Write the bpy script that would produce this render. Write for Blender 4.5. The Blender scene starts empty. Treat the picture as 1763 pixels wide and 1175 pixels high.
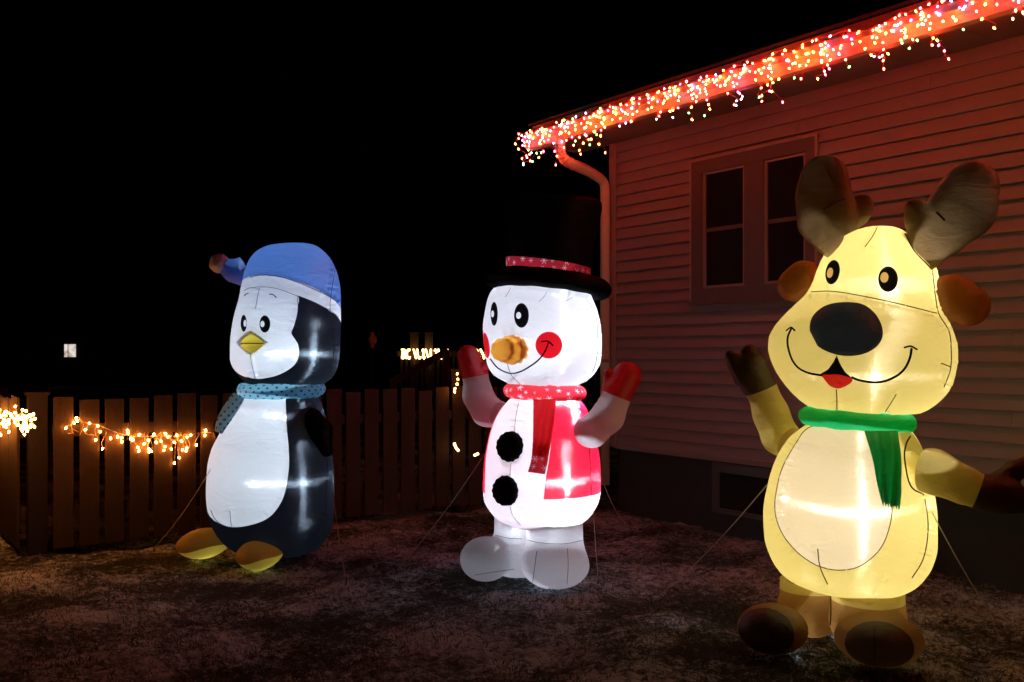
import bpy, bmesh, math, random
import numpy as np
from mathutils import Vector, Matrix
from mathutils.bvhtree import BVHTree

random.seed(7); RNG = np.random.default_rng(7)
SC = bpy.context.scene
COL = SC.collection
PI = math.pi

# ------------------------------------------------------------------ camera
FPX, CX, HY, CH = 1700.0, 881.5, 606.0, 1.5      # focal length, centre, horizon (photo pixels), eye height
cam = bpy.data.cameras.new('camera'); cam_o = bpy.data.objects.new('camera', cam); COL.objects.link(cam_o)
cam_o.location = (0, 0, CH); cam_o.rotation_euler = (PI / 2, 0, 0)
cam.sensor_width = 36.0; cam.sensor_fit = 'HORIZONTAL'; cam.lens = 36.0 * FPX / 1763.0
cam.shift_y = (HY - 587.5) / 1763.0; cam.clip_start = 0.05; cam.clip_end = 500
SC.camera = cam_o

# ------------------------------------------------------------------ night sky, exposure
w = bpy.data.worlds.new('World'); SC.world = w; w.use_nodes = True
nt = w.node_tree; bg = nt.nodes['Background']
sky = nt.nodes.new('ShaderNodeTexSky'); sky.sky_type = 'NISHITA'; sky.sun_disc = False
sky.sun_elevation = math.radians(-9); sky.sun_rotation = math.radians(200)
nt.links.new(sky.outputs[0], bg.inputs[0]); bg.inputs[1].default_value = 0.05
vs = SC.view_settings; vs.view_transform = 'Standard'; vs.look = 'None'; vs.exposure = 0.0; vs.gamma = 1.0
vs.use_curve_mapping = False
cy = SC.cycles
cy.use_denoising = True; cy.max_bounces = 10; cy.diffuse_bounces = 6; cy.glossy_bounces = 2
cy.transmission_bounces = 6; cy.transparent_max_bounces = 6; cy.use_light_tree = True
cy.sample_clamp_indirect = 3.0; cy.caustics_reflective = False; cy.caustics_refractive = False

# ------------------------------------------------------------------ helpers: space
def P(x, y, D):
    return np.array([(x - CX) * D / FPX, D, CH - (y - HY) * D / FPX])
def proj(p):
    p = np.asarray(p); Y = np.maximum(p[..., 1], 0.1)
    return np.stack([CX + FPX * p[..., 0] / Y, HY - FPX * (p[..., 2] - CH) / Y], -1)
def hit(bvh, x, y):
    d = Vector(((x - CX) / FPX, 1.0, -(y - HY) / FPX)).normalized()
    loc, nrm, i, dist = bvh.ray_cast(Vector((0, 0, CH)), d)
    if loc is None:
        return None, None
    if nrm.dot(d) > 0: nrm = -nrm
    return np.array(loc), np.array(nrm)

# ------------------------------------------------------------------ helpers: objects
def tag(o, label=None, cat=None, group=None, kind=None):
    if label: o['label'] = label
    if cat: o['category'] = cat
    if group: o['group'] = group
    if kind: o['kind'] = kind
    return o
def thing(name, label, cat, base, group=None):
    o = bpy.data.objects.new(name, None); COL.objects.link(o)
    o.location = base; o.empty_display_size = 0.1
    return tag(o, label, cat, group)
def base_of(parent):
    b = np.zeros(3)
    while parent is not None:
        b += np.array(parent.location); parent = parent.parent
    return b
def link(name, me, mat, parent=None, smooth=True):
    if mat is not None and not me.materials: me.materials.append(mat)
    if smooth: me.polygons.foreach_set('use_smooth', [True] * len(me.polygons))
    o = bpy.data.objects.new(name, me); COL.objects.link(o); o.parent = parent
    return o
def mesh(name, V, F, mat, parent=None, smooth=True, uv=None):
    """V in world metres; stored relative to the parent's base."""
    V = np.asarray(V, float) - base_of(parent)
    me = bpy.data.meshes.new(name)
    me.from_pydata(V.tolist(), [], [list(map(int, f)) for f in F])
    if uv is not None:
        l = me.uv_layers.new(name='UVMap'); l.data.foreach_set('uv', np.asarray(uv, float).ravel())
    me.update()
    return link(name, me, mat, parent, smooth)
def box(V, F, lo, hi, R=None, o=(0, 0, 0)):
    n = len(V); lo = np.array(lo); hi = np.array(hi)
    for k in range(8):
        p = np.array([hi[i] if k >> i & 1 else lo[i] for i in range(3)], float)
        if R is not None: p = R @ p
        V.append(p + np.array(o))
    for f in ((0, 2, 3, 1), (4, 5, 7, 6), (0, 1, 5, 4), (2, 6, 7, 3), (0, 4, 6, 2), (1, 3, 7, 5)):
        F.append([n + i for i in f])
def sweep(path, rad, n=8, closed=False, cap=True, twist=None, sq=None):
    """tube along a polyline; rad scalar or list; returns V, F, uv(per loop)"""
    path = np.asarray(path, float); m = len(path)
    rad = np.broadcast_to(np.asarray(rad, float), (m,))
    t = np.gradient(path, axis=0)
    if closed: t = np.roll(path, -1, 0) - np.roll(path, 1, 0)
    t /= np.linalg.norm(t, axis=1)[:, None] + 1e-12
    up = np.array([0, 0, 1.0]) if abs(t[0][2]) < 0.9 else np.array([1.0, 0, 0])
    a = np.cross(up, t[0]); a /= np.linalg.norm(a)
    V = []; L = np.concatenate([[0], np.cumsum(np.linalg.norm(np.diff(path, axis=0), axis=1))])
    for i in range(m):
        a = a - t[i] * (a @ t[i]); a /= np.linalg.norm(a) + 1e-12
        b = np.cross(t[i], a)
        for k in range(n):
            th = 2 * PI * k / n
            c, s = math.cos(th), math.sin(th)
            if sq:
                q = (abs(c / sq[0]) ** 6 + abs(s / sq[1]) ** 6) ** (-1 / 6); c, s = c * q, s * q
            V.append(path[i] + rad[i] * (c * a + s * b))
    F = []; uv = []
    rng = m if closed else m - 1
    for i in range(rng):
        j = (i + 1) % m
        for k in range(n):
            k2 = (k + 1) % n
            F.append([i * n + k, i * n + k2, j * n + k2, j * n + k])
            u0, u1 = L[i], (L[i + 1] if i + 1 < m else L[i] + np.linalg.norm(path[0] - path[-1]))
            w0, w1 = 2 * PI * rad[i] * k / n, 2 * PI * rad[i] * (k + 1) / n
            uv += [(u0, w0), (u0, w1), (u1, w1), (u1, w0)]
    if cap and not closed:
        F.append(list(range(n - 1, -1, -1))); F.append(list(range((m - 1) * n, m * n)))
        uv += [(0, 0)] * (2 * n)
    return V, F, uv
def tube(name, path, rad, mat, parent=None, n=6, **k):
    V, F, uv = sweep(path, rad, n, **k)
    return mesh(name, V, F, mat, parent, True, uv)
def smooth_path(pts, n=8):
    """Catmull-Rom through the points"""
    p = np.asarray(pts, float)
    if len(p) < 3: return p
    q = np.vstack([2 * p[0] - p[1], p, 2 * p[-1] - p[-2]]); out = []
    for i in range(1, len(q) - 2):
        for k in range(n):
            t = k / n; a, b, c, d = q[i - 1], q[i], q[i + 1], q[i + 2]
            out.append(0.5 * (2 * b + (c - a) * t + (2 * a - 5 * b + 4 * c - d) * t * t + (3 * b - a - 3 * c + d) * t ** 3))
    out.append(p[-1]); return np.array(out)

# ------------------------------------------------------------------ helpers: surfaces
def pchip(x, y, xi):
    x = np.asarray(x, float); y = np.asarray(y, float)
    h = np.diff(x); d = np.diff(y) / h; m = np.zeros_like(y)
    m[0], m[-1] = d[0], d[-1]
    for i in range(1, len(x) - 1):
        if d[i - 1] * d[i] > 0:
            w1, w2 = 2 * h[i] + h[i - 1], h[i] + 2 * h[i - 1]
            m[i] = (w1 + w2) / (w1 / d[i - 1] + w2 / d[i])
    k = np.clip(np.searchsorted(x, xi) - 1, 0, len(x) - 2); t = (xi - x[k]) / h[k]
    return ((2 * t ** 3 - 3 * t ** 2 + 1) * y[k] + (t ** 3 - 2 * t ** 2 + t) * h[k] * m[k]
            + (-2 * t ** 3 + 3 * t ** 2) * y[k + 1] + (t ** 3 - t ** 2) * h[k] * m[k + 1])
def loft(rings, D, nu=220, nv=150, fwd=None, f=None, captop=False, capbot=False, pucker=0.0):
    """an air-filled shell from (height, left, right) outline rows of the figure, D metres out"""
    r = np.array(rings, float)
    s = np.concatenate([[0], np.cumsum(np.hypot(np.diff(r[:, 0]), np.diff((r[:, 2] - r[:, 1]) / 2)) + 1e-3)])
    si = np.linspace(0, s[-1], nv)
    y, xl, xr = (pchip(s, r[:, k], si) for k in range(3))
    off = np.zeros(nv) if fwd is None else np.interp(y, [a for a, b in fwd], [b for a, b in fwd])
    cx = (xl + xr) / 2; hw = (xr - xl) / 2 * D / FPX
    X = (cx - CX) * D / FPX; Z = CH - (y - HY) * D / FPX; Y = np.full(nv, D)
    if f is not None: X = X + f[0] * off; Y = Y + f[1] * off
    th = np.linspace(0, 2 * PI, nu, endpoint=False)
    lum = 1 + pucker * (np.sin(th * 9 + 1.3) * 0.4 + np.sin(th * 5) * 0.6)
    V = np.stack([X[:, None] + hw[:, None] * lum * np.cos(th), Y[:, None] + hw[:, None] * lum * np.sin(th),
                  np.repeat(Z[:, None], nu, 1)], -1).reshape(-1, 3)
    i = np.arange(nv - 1)[:, None] * nu; k = np.arange(nu)[None]; k2 = (k + 1) % nu
    F = np.stack([i + k, i + nu + k, i + nu + k2, i + k2], -1).reshape(-1, 4)
    F = [list(q) for q in F]
    if captop: F.append(list(range(nu)))
    if capbot: F.append(list(range((nv - 1) * nu, nv * nu))[::-1])
    centre = lambda z: (np.interp(-z, -Z, X), np.interp(-z, -Z, Y))
    return V, F, centre
def surface_net(fn, lo, hi, h):
    """quads on the zero level of a distance field"""
    lo = np.array(lo, float); hi = np.array(hi, float)
    n = np.maximum(np.ceil((hi - lo) / h).astype(int), 2) + 1
    ax = [lo[i] + h * np.arange(n[i]) for i in range(3)]
    G = np.stack(np.meshgrid(*ax, indexing='ij'), -1); v = fn(G.reshape(-1, 3)).reshape(n)
    s = v < 0
    acc = np.zeros(tuple(n - 1) + (3,)); cnt = np.zeros(tuple(n - 1))
    for d in range(3):
        e = [1 if k == d else 0 for k in range(3)]
        A = v[tuple(slice(0, n[k] - e[k]) for k in range(3))]; B = v[tuple(slice(e[k], n[k]) for k in range(3))]
        c = (A < 0) != (B < 0); t = np.where(c, A / np.where(c, A - B, 1), 0)
        pos = G[tuple(slice(0, n[k] - e[k]) for k in range(3))].copy(); pos[..., d] += t * h
        o1, o2 = [k for k in range(3) if k != d]
        for a in (0, 1):
            for b in (0, 1):
                sl = [None] * 3; sl[d] = slice(0, n[d] - 1)
                sl[o1] = slice(a, n[o1] - 1 + a); sl[o2] = slice(b, n[o2] - 1 + b); sl = tuple(sl)
                acc += np.where(c[sl][..., None], pos[sl], 0); cnt += c[sl]
    idx = -np.ones(tuple(n - 1), int); on = cnt > 0; idx[on] = np.arange(on.sum())
    V = acc[on] / cnt[on][:, None]; F = []
    for d in range(3):
        o1, o2 = [k for k in range(3) if k != d]
        e = [1 if k == d else 0 for k in range(3)]
        A = s[tuple(slice(0, n[k] - e[k]) for k in range(3))]; B = s[tuple(slice(e[k], n[k]) for k in range(3))]
        ii = np.argwhere(A != B)
        ii = ii[(ii[:, o1] > 0) & (ii[:, o2] > 0) & (ii[:, o1] < n[o1] - 1) & (ii[:, o2] < n[o2] - 1)]
        q = []
        for a, b in ((1, 1), (0, 1), (0, 0), (1, 0)):
            j = ii.copy(); j[:, o1] -= a; j[:, o2] -= b; q.append(idx[j[:, 0], j[:, 1], j[:, 2]])
        q = np.stack(q, -1); flip = A[ii[:, 0], ii[:, 1], ii[:, 2]]
        if d == 1: flip = ~flip
        q[~flip] = q[~flip][:, ::-1]; F.append(q)
    F = np.concatenate(F)
    for _ in range(3):
        e = 1e-4; g = np.stack([(fn(V + e * np.eye(3)[k]) - fn(V - e * np.eye(3)[k])) / (2 * e) for k in range(3)], -1)
        V = V - 0.8 * fn(V)[:, None] * g / (np.sum(g * g, 1)[:, None] + 1e-6)
    return V, [list(q) for q in F]
def cone(p, a, b, ra, rb):
    a = np.asarray(a, float); b = np.asarray(b, float); ab = b - a
    t = np.clip(((p - a) @ ab) / (ab @ ab), 0, 1)
    return np.linalg.norm(p - a - t[:, None] * ab, axis=1) - (ra + (rb - ra) * t)
def ellipsoid(p, c, r, R=None):
    q = p - np.asarray(c)
    if R is not None: q = q @ R
    r = np.asarray(r, float); k0 = np.linalg.norm(q / r, axis=1); k1 = np.linalg.norm(q / r ** 2, axis=1) + 1e-9
    return k0 * (k0 - 1) / k1
def smin(a, b, k=0.03):
    h = np.clip(0.5 + 0.5 * (b - a) / k, 0, 1); return b + (a - b) * h - k * h * (1 - h)
def chain(p, pts, rad, k=0.02):
    d = None
    for i in range(len(pts) - 1):
        c = cone(p, pts[i], pts[i + 1], rad[i], rad[i + 1]); d = c if d is None else smin(d, c, k)
    return d
def poly_sdf(q, poly):
    """signed distance in photo units, negative inside"""
    poly = np.asarray(poly, float); d = np.full(len(q), 1e9); ins = np.zeros(len(q), bool)
    for i in range(len(poly)):
        a, b = poly[i], poly[(i + 1) % len(poly)]; ab = b - a; w_ = q - a
        t = np.clip((w_ @ ab) / (ab @ ab + 1e-9), 0, 1)
        d = np.minimum(d, np.linalg.norm(w_ - t[:, None] * ab, axis=1))
        c = ((a[1] > q[:, 1]) != (b[1] > q[:, 1])) & (q[:, 0] < (b[0] - a[0]) * (q[:, 1] - a[1]) / (b[1] - a[1] + 1e-12) + a[0])
        ins ^= c
    return np.where(ins, -d, d)
def closed_curve(pts, n=6):
    p = np.asarray(pts, float); q = np.vstack([p[-2:], p, p[:2]])
    return smooth_path(q, n)[2 * n: -2 * n - 1] if len(p) > 3 else p

class Shell:
    """a sewn skin that is cut along curves into panels"""
    def __init__(s, V, F, centre=None, f=None):
        s.V0 = np.asarray(V); s.bvh = BVHTree.FromPolygons([tuple(v) for v in V], [tuple(q) for q in F])
        s.bm = bmesh.new()
        vs_ = [s.bm.verts.new(tuple(v)) for v in V]
        for q in F:
            try: s.bm.faces.new([vs_[i] for i in q])
            except ValueError: pass
        s.bm.normal_update(); s.reg = s.bm.faces.layers.int.new('reg'); s.val = s.bm.verts.layers.float.new('val')
        s.centre = centre; s.f = f
        s.bm.verts.index_update()
    def crease(s, lines, width=7.0, depth=0.006, pucker=0.004, wave=9.0):
        """sink the skin along its sewn seams and gather it into small puckers beside them"""
        p = s.coords(); nr = s.normals() * s.sgn(); q = proj(p); fr = np.sum(nr * (np.array([0, 0, CH]) - p), 1) > 0
        for ln in lines:
            ln = smooth_path(ln, 6); d = np.full(len(q), 1e9); u = np.zeros(len(q)); acc = 0.0
            for a, b in zip(ln[:-1], ln[1:]):
                ab = b - a; L2 = ab @ ab + 1e-9; t = np.clip(((q - a) @ ab) / L2, 0, 1); dd = np.linalg.norm(q - a - t[:, None] * ab, axis=1)
                m = dd < d; d = np.where(m, dd, d); u = np.where(m, acc + t * math.sqrt(L2), u); acc += math.sqrt(L2)
            ph_ = 2 * PI * u / wave + 1.7 * np.sin(u * 0.11) + 0.9 * np.sin(u * 0.37)
            h = -depth * np.exp(-(d / width) ** 2) + pucker * np.sin(ph_) * (0.5 + 0.5 * np.sin(u * 0.19 + 1)) * np.exp(-((d - width * 0.9) / (width * 1.3)) ** 2)
            p = p + nr * np.where(fr & (d < width * 5), h, 0)[:, None]
        for v, c in zip(s.bm.verts, p): v.co = c
        s.bm.normal_update(); s.bm.faces.index_update(); s.bvh = BVHTree.FromBMesh(s.bm)
    def coords(s): return np.array([v.co for v in s.bm.verts])
    def normals(s): return np.array([v.normal for v in s.bm.verts])
    def cut(s, reg, fn, only=None):
        bm = s.bm; val = np.asarray(fn(s.coords()), float); val[np.abs(val) < 1e-7] = 1e-7
        lay = s.val
        for v, x in zip(bm.verts, val): v[lay] = x
        new = set()
        for e in [e for e in bm.edges if (e.verts[0][lay] > 0) != (e.verts[1][lay] > 0)]:
            a, b = e.verts; fac = a[lay] / (a[lay] - b[lay]); fac = min(max(fac, 0.02), 0.98)
            ne, nv = bmesh.utils.edge_split(e, a, fac); nv[lay] = 0.0; new.add(nv)
        for fc in {fc for v in new for fc in v.link_faces}:
            c = [v for v in fc.verts if v in new]
            if len(c) == 2:
                try: bmesh.utils.face_split(fc, c[0], c[1])
                except ValueError: pass
        for fc in bm.faces:
            if sum(v[lay] for v in fc.verts) < 0 and (only is None or fc[s.reg] in only): fc[s.reg] = reg
        bm.normal_update()
    def front(s, fn):
        """keep a pixel-outline test on the camera's side of the skin"""
        def g(p):
            n = s.normals(); toc = np.array([0, 0, CH]) - p
            return np.where(np.sum(n * toc, 1) * s.sgn() > 0, fn(proj(p)), 1e3)
        return g
    def sgn(s):
        if not hasattr(s, '_sg'):
            c = s.V0.mean(0); n = s.normals(); s._sg = 1 if np.sum((s.coords() - c) * n) > 0 else -1
        return s._sg
    def poly(s, reg, pts, only=None, curve=True):
        pl = closed_curve(pts) if curve else np.asarray(pts, float)
        s.cut(reg, s.front(lambda q: poly_sdf(q, pl)), only)
    def oval(s, reg, cx, cy_, a, b, tilt=0, only=None):
        c, sn = math.cos(tilt), math.sin(tilt)
        def fn(q):
            x, y = q[:, 0] - cx, q[:, 1] - cy_; x, y = c * x + sn * y, -sn * x + c * y
            return (np.hypot(x / a, y / b) - 1) * min(a, b)
        s.cut(reg, s.front(fn), only)
    def mirrored(s, reg, pts, only=None, curve=True):
        """an outline known on the figure's near half, applied to both halves"""
        pl = closed_curve(pts) if curve else np.asarray(pts, float)
        f = s.f; l = np.array([-f[1], f[0]])
        def fn(p):
            cx, cy_ = s.centre(p[:, 2]); d = np.stack([p[:, 0] - cx, p[:, 1] - cy_], -1)
            lat = d @ l; d = d - np.where(lat < 0, 2 * lat, 0)[:, None] * l
            q = p.copy(); q[:, 0] = cx + d[:, 0]; q[:, 1] = cy_ + d[:, 1]
            back = (d @ np.array([0, 1.0])) > 0.75 * np.linalg.norm(d, axis=1)
            return np.where(back, 1e3, poly_sdf(proj(q), pl))
        s.cut(reg, fn, only)
    def plane(s, reg, pix, only=None, above=False):
        pts = np.array([h for h in (hit(s.bvh, x, y)[0] for x, y in pix) if h is not None])
        A = np.c_[pts[:, :2], np.ones(len(pts))]; k = np.linalg.lstsq(A, pts[:, 2], rcond=None)[0]
        sg = -1 if above else 1
        s.cut(reg, lambda p: sg * (p[:, 2] - (p[:, :2] @ k[:2] + k[2])), only)
    def hole(s, c, r, only=None):
        s.cut(99, lambda p: np.linalg.norm(p - np.asarray(c), axis=1) - r, only)
    def part(s, reg, name, mat, parent):
        bm = s.bm; fs = [fc for fc in bm.faces if fc[s.reg] == reg]
        if not fs: return None
        mp = {}; V = []; F = []
        for fc in fs:
            q = []
            for v in fc.verts:
                if v not in mp: mp[v] = len(V); V.append(tuple(v.co))
                q.append(mp[v])
            F.append(q)
        return mesh(name, V, F, mat, parent)
def seam(name, sh, pix, parent, mat, r=0.0022, n=6, out=0.0015):
    pts = []
    for x, y in smooth_path(pix, n):
        h, nr = hit(sh.bvh, x, y)
        if h is not None: pts.append(h + nr * out)
    if len(pts) > 2: return tube(name, pts, r, mat, parent, 5)
def shell_obj(name, fn, lo, hi, h, mat, parent, openings=()):
    V, F = surface_net(fn, lo, hi, h); sh = Shell(V, F)
    for c, r in openings: sh.hole(c, r)
    return sh, (lambda: sh.part(0, name, mat, parent))

# ------------------------------------------------------------------ materials
def nodes(name):
    m = bpy.data.materials.new(name); m.use_nodes = True; t = m.node_tree; t.nodes.clear()
    out = t.nodes.new('ShaderNodeOutputMaterial')
    def N(kind, **kw):
        n = t.nodes.new('ShaderNode' + kind)
        for k, v in kw.items():
            if k in ('operation', 'blend_type', 'noise_dimensions', 'voronoi_dimensions', 'feature', 'distribution', 'data_type', 'label', 'wave_type', 'bands_direction'):
                setattr(n, k, v)
            else:
                s = n.inputs[int(k[1:])] if k[0] == 'i' and k[1:].isdigit() else n.inputs[k.replace('_', ' ')]
                if hasattr(v, 'is_linked') or hasattr(v, 'links'): t.links.new(v, s)
                else: s.default_value = v
        return n
    return m, t, out, N
def rgba(c): return (c[0], c[1], c[2], 1.0)
def math_(N, op, a, b=0.0, c=None):
    n = N('Math', operation=op, i0=a, i1=b)
    if c is not None: n.inputs[2].default_value = c
    return n.outputs[0]
def surface(name, col, rough=0.6, var=0.15, scale=6.0, bump=0.0, bscale=40.0, spec=0.3, metal=0.0, stretch=(1, 1, 1)):
    m, t, out, N = nodes(name)
    tc = N('TexCoord'); mp = N('Mapping', i0=tc.outputs['Object']); mp.inputs['Scale'].default_value = stretch
    nz = N('TexNoise', Vector=mp.outputs[0], Scale=scale, Detail=6.0, Roughness=0.6)
    mx = N('MixRGB', i0=nz.outputs[0], i1=rgba([c * (1 - var) for c in col]), i2=rgba([min(c * (1 + var), 1) for c in col]))
    b = N('BsdfPrincipled', Base_Color=mx.outputs[0], Roughness=rough, Metallic=metal)
    b.inputs['Specular IOR Level'].default_value = spec
    if bump:
        nb = N('TexNoise', Vector=mp.outputs[0], Scale=bscale, Detail=5.0)
        bp = N('Bump', Strength=bump, Distance=0.01, Height=nb.outputs[0]); t.links.new(bp.outputs[0], b.inputs['Normal'])
    t.links.new(b.outputs[0], out.inputs[0]); return m
def emitter(name, col, strength):
    m, t, out, N = nodes(name)
    e = N('Emission', Color=rgba(col), Strength=strength); t.links.new(e.outputs[0], out.inputs[0]); return m
def fabric(name, col, trans=0.5, streak=0.05, tint=(1, 1, 1), wrinkle=0.3, pattern=None, gloss=0.03):
    """thin woven nylon: scatters light through itself, and its crossed threads smear a lamp behind it into a cross"""
    m, t, out, N = nodes(name)
    tc = N('TexCoord'); geo = N('NewGeometry')
    mp = N('Mapping', i0=tc.outputs['Object']); mp.inputs['Scale'].default_value = (1, 1, 2.2)
    n1 = N('TexNoise', Vector=mp.outputs[0], Scale=5.0, Detail=5.0, Roughness=0.55, Distortion=1.2)
    n2 = N('TexNoise', Vector=mp.outputs[0], Scale=34.0, Detail=3.0, Roughness=0.6, Distortion=2.0)
    hsum = math_(N, 'ADD', n1.outputs[0], math_(N, 'MULTIPLY', n2.outputs[0], 0.2))
    bp = N('Bump', Strength=wrinkle, Distance=0.05, Height=hsum)
    nrm = bp.outputs[0]
    c = rgba(col); csock = None
    if pattern: csock = pattern(N, t)
    nv = N('TexNoise', Vector=tc.outputs['Object'], Scale=3.0, Detail=3.0)
    mul = N('MixRGB', blend_type='MULTIPLY', i0=1.0, i1=c)
    if csock is not None: t.links.new(csock, mul.inputs[1])
    vr = N('MixRGB', i0=nv.outputs[0], i1=(0.86, 0.86, 0.86, 1), i2=(1.0, 1.0, 1.0, 1)); t.links.new(vr.outputs[0], mul.inputs[2])
    df = N('BsdfDiffuse', Color=mul.outputs[0], Normal=nrm); tl = N('BsdfTranslucent', Color=mul.outputs[0], Normal=nrm)
    mx = N('MixShader', i0=trans, i1=df.outputs[0], i2=tl.outputs[0])
    cloth = mx.outputs[0]
    gl = N('BsdfGlossy', Color=(1, 1, 1, 1), Roughness=0.38, Normal=nrm)
    mg = N('MixShader', i0=gloss, i1=cloth, i2=gl.outputs[0]); cloth = mg.outputs[0]
    if streak > 0:
        N0 = geo.outputs['Normal']
        th = N('VectorMath', operation='CROSS_PRODUCT', i0=(0, 0, 1), i1=N0); th = N('VectorMath', operation='NORMALIZE', i0=th.outputs[0])
        tv = N('VectorMath', operation='CROSS_PRODUCT', i0=N0, i1=th.outputs[0])
        sc = N('VectorMath', operation='SCALE', i0=geo.outputs['Position']); sc.inputs['Scale'].default_value = 5171.0
        wn = N('TexWhiteNoise', noise_dimensions='3D', Vector=sc.outputs[0])
        sep = N('SeparateColor', i0=wn.outputs['Color'])
        refs = []; wn2 = N('TexWhiteNoise', noise_dimensions='4D', Vector=sc.outputs[0], W=3.3); rgh = math_(N, 'MULTIPLY_ADD', math_(N, 'POWER', wn2.outputs['Value'], 2.0), 0.36, 0.10)
        for tang, comp in ((th, 0), (tv, 1)):
            r = math_(N, 'MULTIPLY_ADD', sep.outputs[comp], 2.0, -1.0)
            r3 = math_(N, 'MULTIPLY', math_(N, 'MULTIPLY', r, sep.outputs[2]), 1.9)
            off = N('VectorMath', operation='SCALE', i0=tang.outputs[0]); t.links.new(r3, off.inputs['Scale'])
            ad = N('VectorMath', operation='ADD', i0=geo.outputs['Incoming'], i1=off.outputs[0]); nn = N('VectorMath', operation='NORMALIZE', i0=ad.outputs[0])
            rf = N('BsdfRefraction', Color=rgba(tint), Roughness=rgh, IOR=3.0, Normal=nn.outputs[0]); refs.append(rf)
        mr = N('MixShader', i0=0.5, i1=refs[0].outputs[0], i2=refs[1].outputs[0])
        ms = N('MixShader', i0=streak, i1=cloth, i2=mr.outputs[0]); cloth = ms.outputs[0]
    t.links.new(cloth, out.inputs[0]); return m
def flakes(base, ink, cell=22.0, cover=0.42):
    def pat(N, t):
        uv = N('TexCoord'); v = N('TexVoronoi', voronoi_dimensions='2D', Vector=uv.outputs['UV'], Scale=cell, Randomness=0.55)
        sc = N('VectorMath', operation='SCALE', i0=uv.outputs['UV']); sc.inputs['Scale'].default_value = cell
        d = N('VectorMath', operation='SUBTRACT', i0=sc.outputs[0], i1=v.outputs['Position'])
        pos = N('VectorMath', operation='SCALE', i0=v.outputs['Position']); pos.inputs['Scale'].default_value = cell
        d2 = N('VectorMath', operation='SUBTRACT', i0=sc.outputs[0], i1=pos.outputs[0])
        s = N('SeparateXYZ', i0=d2.outputs[0])
        ang = math_(N, 'ARCTAN2', s.outputs[1], s.outputs[0]); ln = N('VectorMath', operation='LENGTH', i0=d2.outputs[0]).outputs['Value']
        st = math_(N, 'POWER', math_(N, 'ABSOLUTE', math_(N, 'COSINE', math_(N, 'MULTIPLY', ang, 3.0))), 7.0)
        rad = math_(N, 'MULTIPLY_ADD', st, cover * 0.72, cover * 0.26)
        sep = N('SeparateColor', i0=v.outputs['Color'])
        rad = math_(N, 'MULTIPLY', rad, math_(N, 'MULTIPLY_ADD', sep.outputs[0], 0.7, 0.35))
        msk = math_(N, 'LESS_THAN', ln, rad)
        return N('MixRGB', i0=msk, i1=rgba(base), i2=rgba(ink)).outputs[0]
    return pat
def dots(base, ink, cell=24.0):
    def pat(N, t):
        uv = N('TexCoord'); mp = N('Mapping', i0=uv.outputs['UV']); mp.inputs['Rotation'].default_value = (0, 0, PI / 4); mp.inputs['Scale'].default_value = (cell, cell, 1)
        v = N('TexVoronoi', voronoi_dimensions='2D', Vector=mp.outputs[0], Scale=1.0, Randomness=0.0)
        msk = math_(N, 'LESS_THAN', v.outputs['Distance'], 0.21)
        return N('MixRGB', i0=msk, i1=rgba(base), i2=rgba(ink)).outputs[0]
    return pat

M = {}
WHITE = (0.80, 0.82, 0.86)
M['white'] = fabric('white_nylon', WHITE, 0.5, 0.05)
M['cream'] = fabric('cream_nylon', (0.80, 0.69, 0.54), 0.5, 0.06, (1, 0.95, 0.85))
M['yellow'] = fabric('yellow_nylon', (0.76, 0.64, 0.235), 0.5, 0.05, (1, 0.93, 0.7))
M['black'] = fabric('black_nylon', (0.006, 0.007, 0.010), 0.4, 0.013, (0.70, 0.85, 1.0), gloss=0.01)
M['black_thick'] = fabric('thick_black_nylon', (0.005, 0.005, 0.006), 0.03, 0.0, gloss=0.005)
M['navy'] = fabric('charcoal_nylon', (0.012, 0.014, 0.020), 0.5, 0.0, gloss=0.02)
M['print'] = fabric('black_print', (0.006, 0.006, 0.006), 0.2, 0.0, gloss=0.01)
M['blue'] = fabric('blue_nylon', (0.15, 0.32, 0.78), 0.5, 0.012, (0.5, 0.7, 1))
M['red'] = fabric('red_nylon', (0.72, 0.012, 0.045), 0.5, 0.06, (1, 0.75, 0.8))
M['red_dark'] = fabric('dark_red_nylon', (0.58, 0.010, 0.016), 0.5, 0.0)
M['tail_red'] = fabric('bright_red_scarf_cloth', (0.88, 0.02, 0.028), 0.72, 0.0)
M['cheek'] = fabric('red_cheek_print', (0.52, 0.006, 0.012), 0.5, 0.0)
M['tongue'] = fabric('red_tongue_print', (0.50, 0.012, 0.008), 0.5, 0.0)
M['tan_print'] = fabric('tan_print', (0.42, 0.26, 0.09), 0.5, 0.0)
M['orange'] = fabric('orange_nylon', (1.0, 0.46, 0.06), 0.88, 0.0)
M['beak'] = fabric('yellow_beak_nylon', (0.82, 0.66, 0.07), 0.6, 0.0)
M['sole'] = fabric('yellow_sole_nylon', (0.92, 0.85, 0.14), 0.8, 0.0)
M['beak_seam'] = fabric('orange_thread', (0.45, 0.12, 0.01), 0.3, 0.0)
M['foot_top'] = fabric('amber_foot_nylon', (0.42, 0.22, 0.03), 0.42, 0.0)
M['green'] = fabric('green_nylon', (0.015, 0.62, 0.24), 0.5, 0.0)
M['green_dark'] = fabric('dark_green_cloth', (0.012, 0.42, 0.12), 0.5, 0.0)
M['brown'] = fabric('brown_ear_nylon', (0.33, 0.11, 0.02), 0.5, 0.0)
M['antler'] = fabric('taupe_antler_nylon', (0.27, 0.185, 0.095), 0.5, 0.0, gloss=0.04)
M['hoof'] = fabric('dark_brown_hoof_nylon', (0.085, 0.045, 0.022), 0.45, 0.0)
M['hoof_foot'] = fabric('brown_foot_nylon', (0.44, 0.25, 0.09), 0.5, 0.0)
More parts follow.
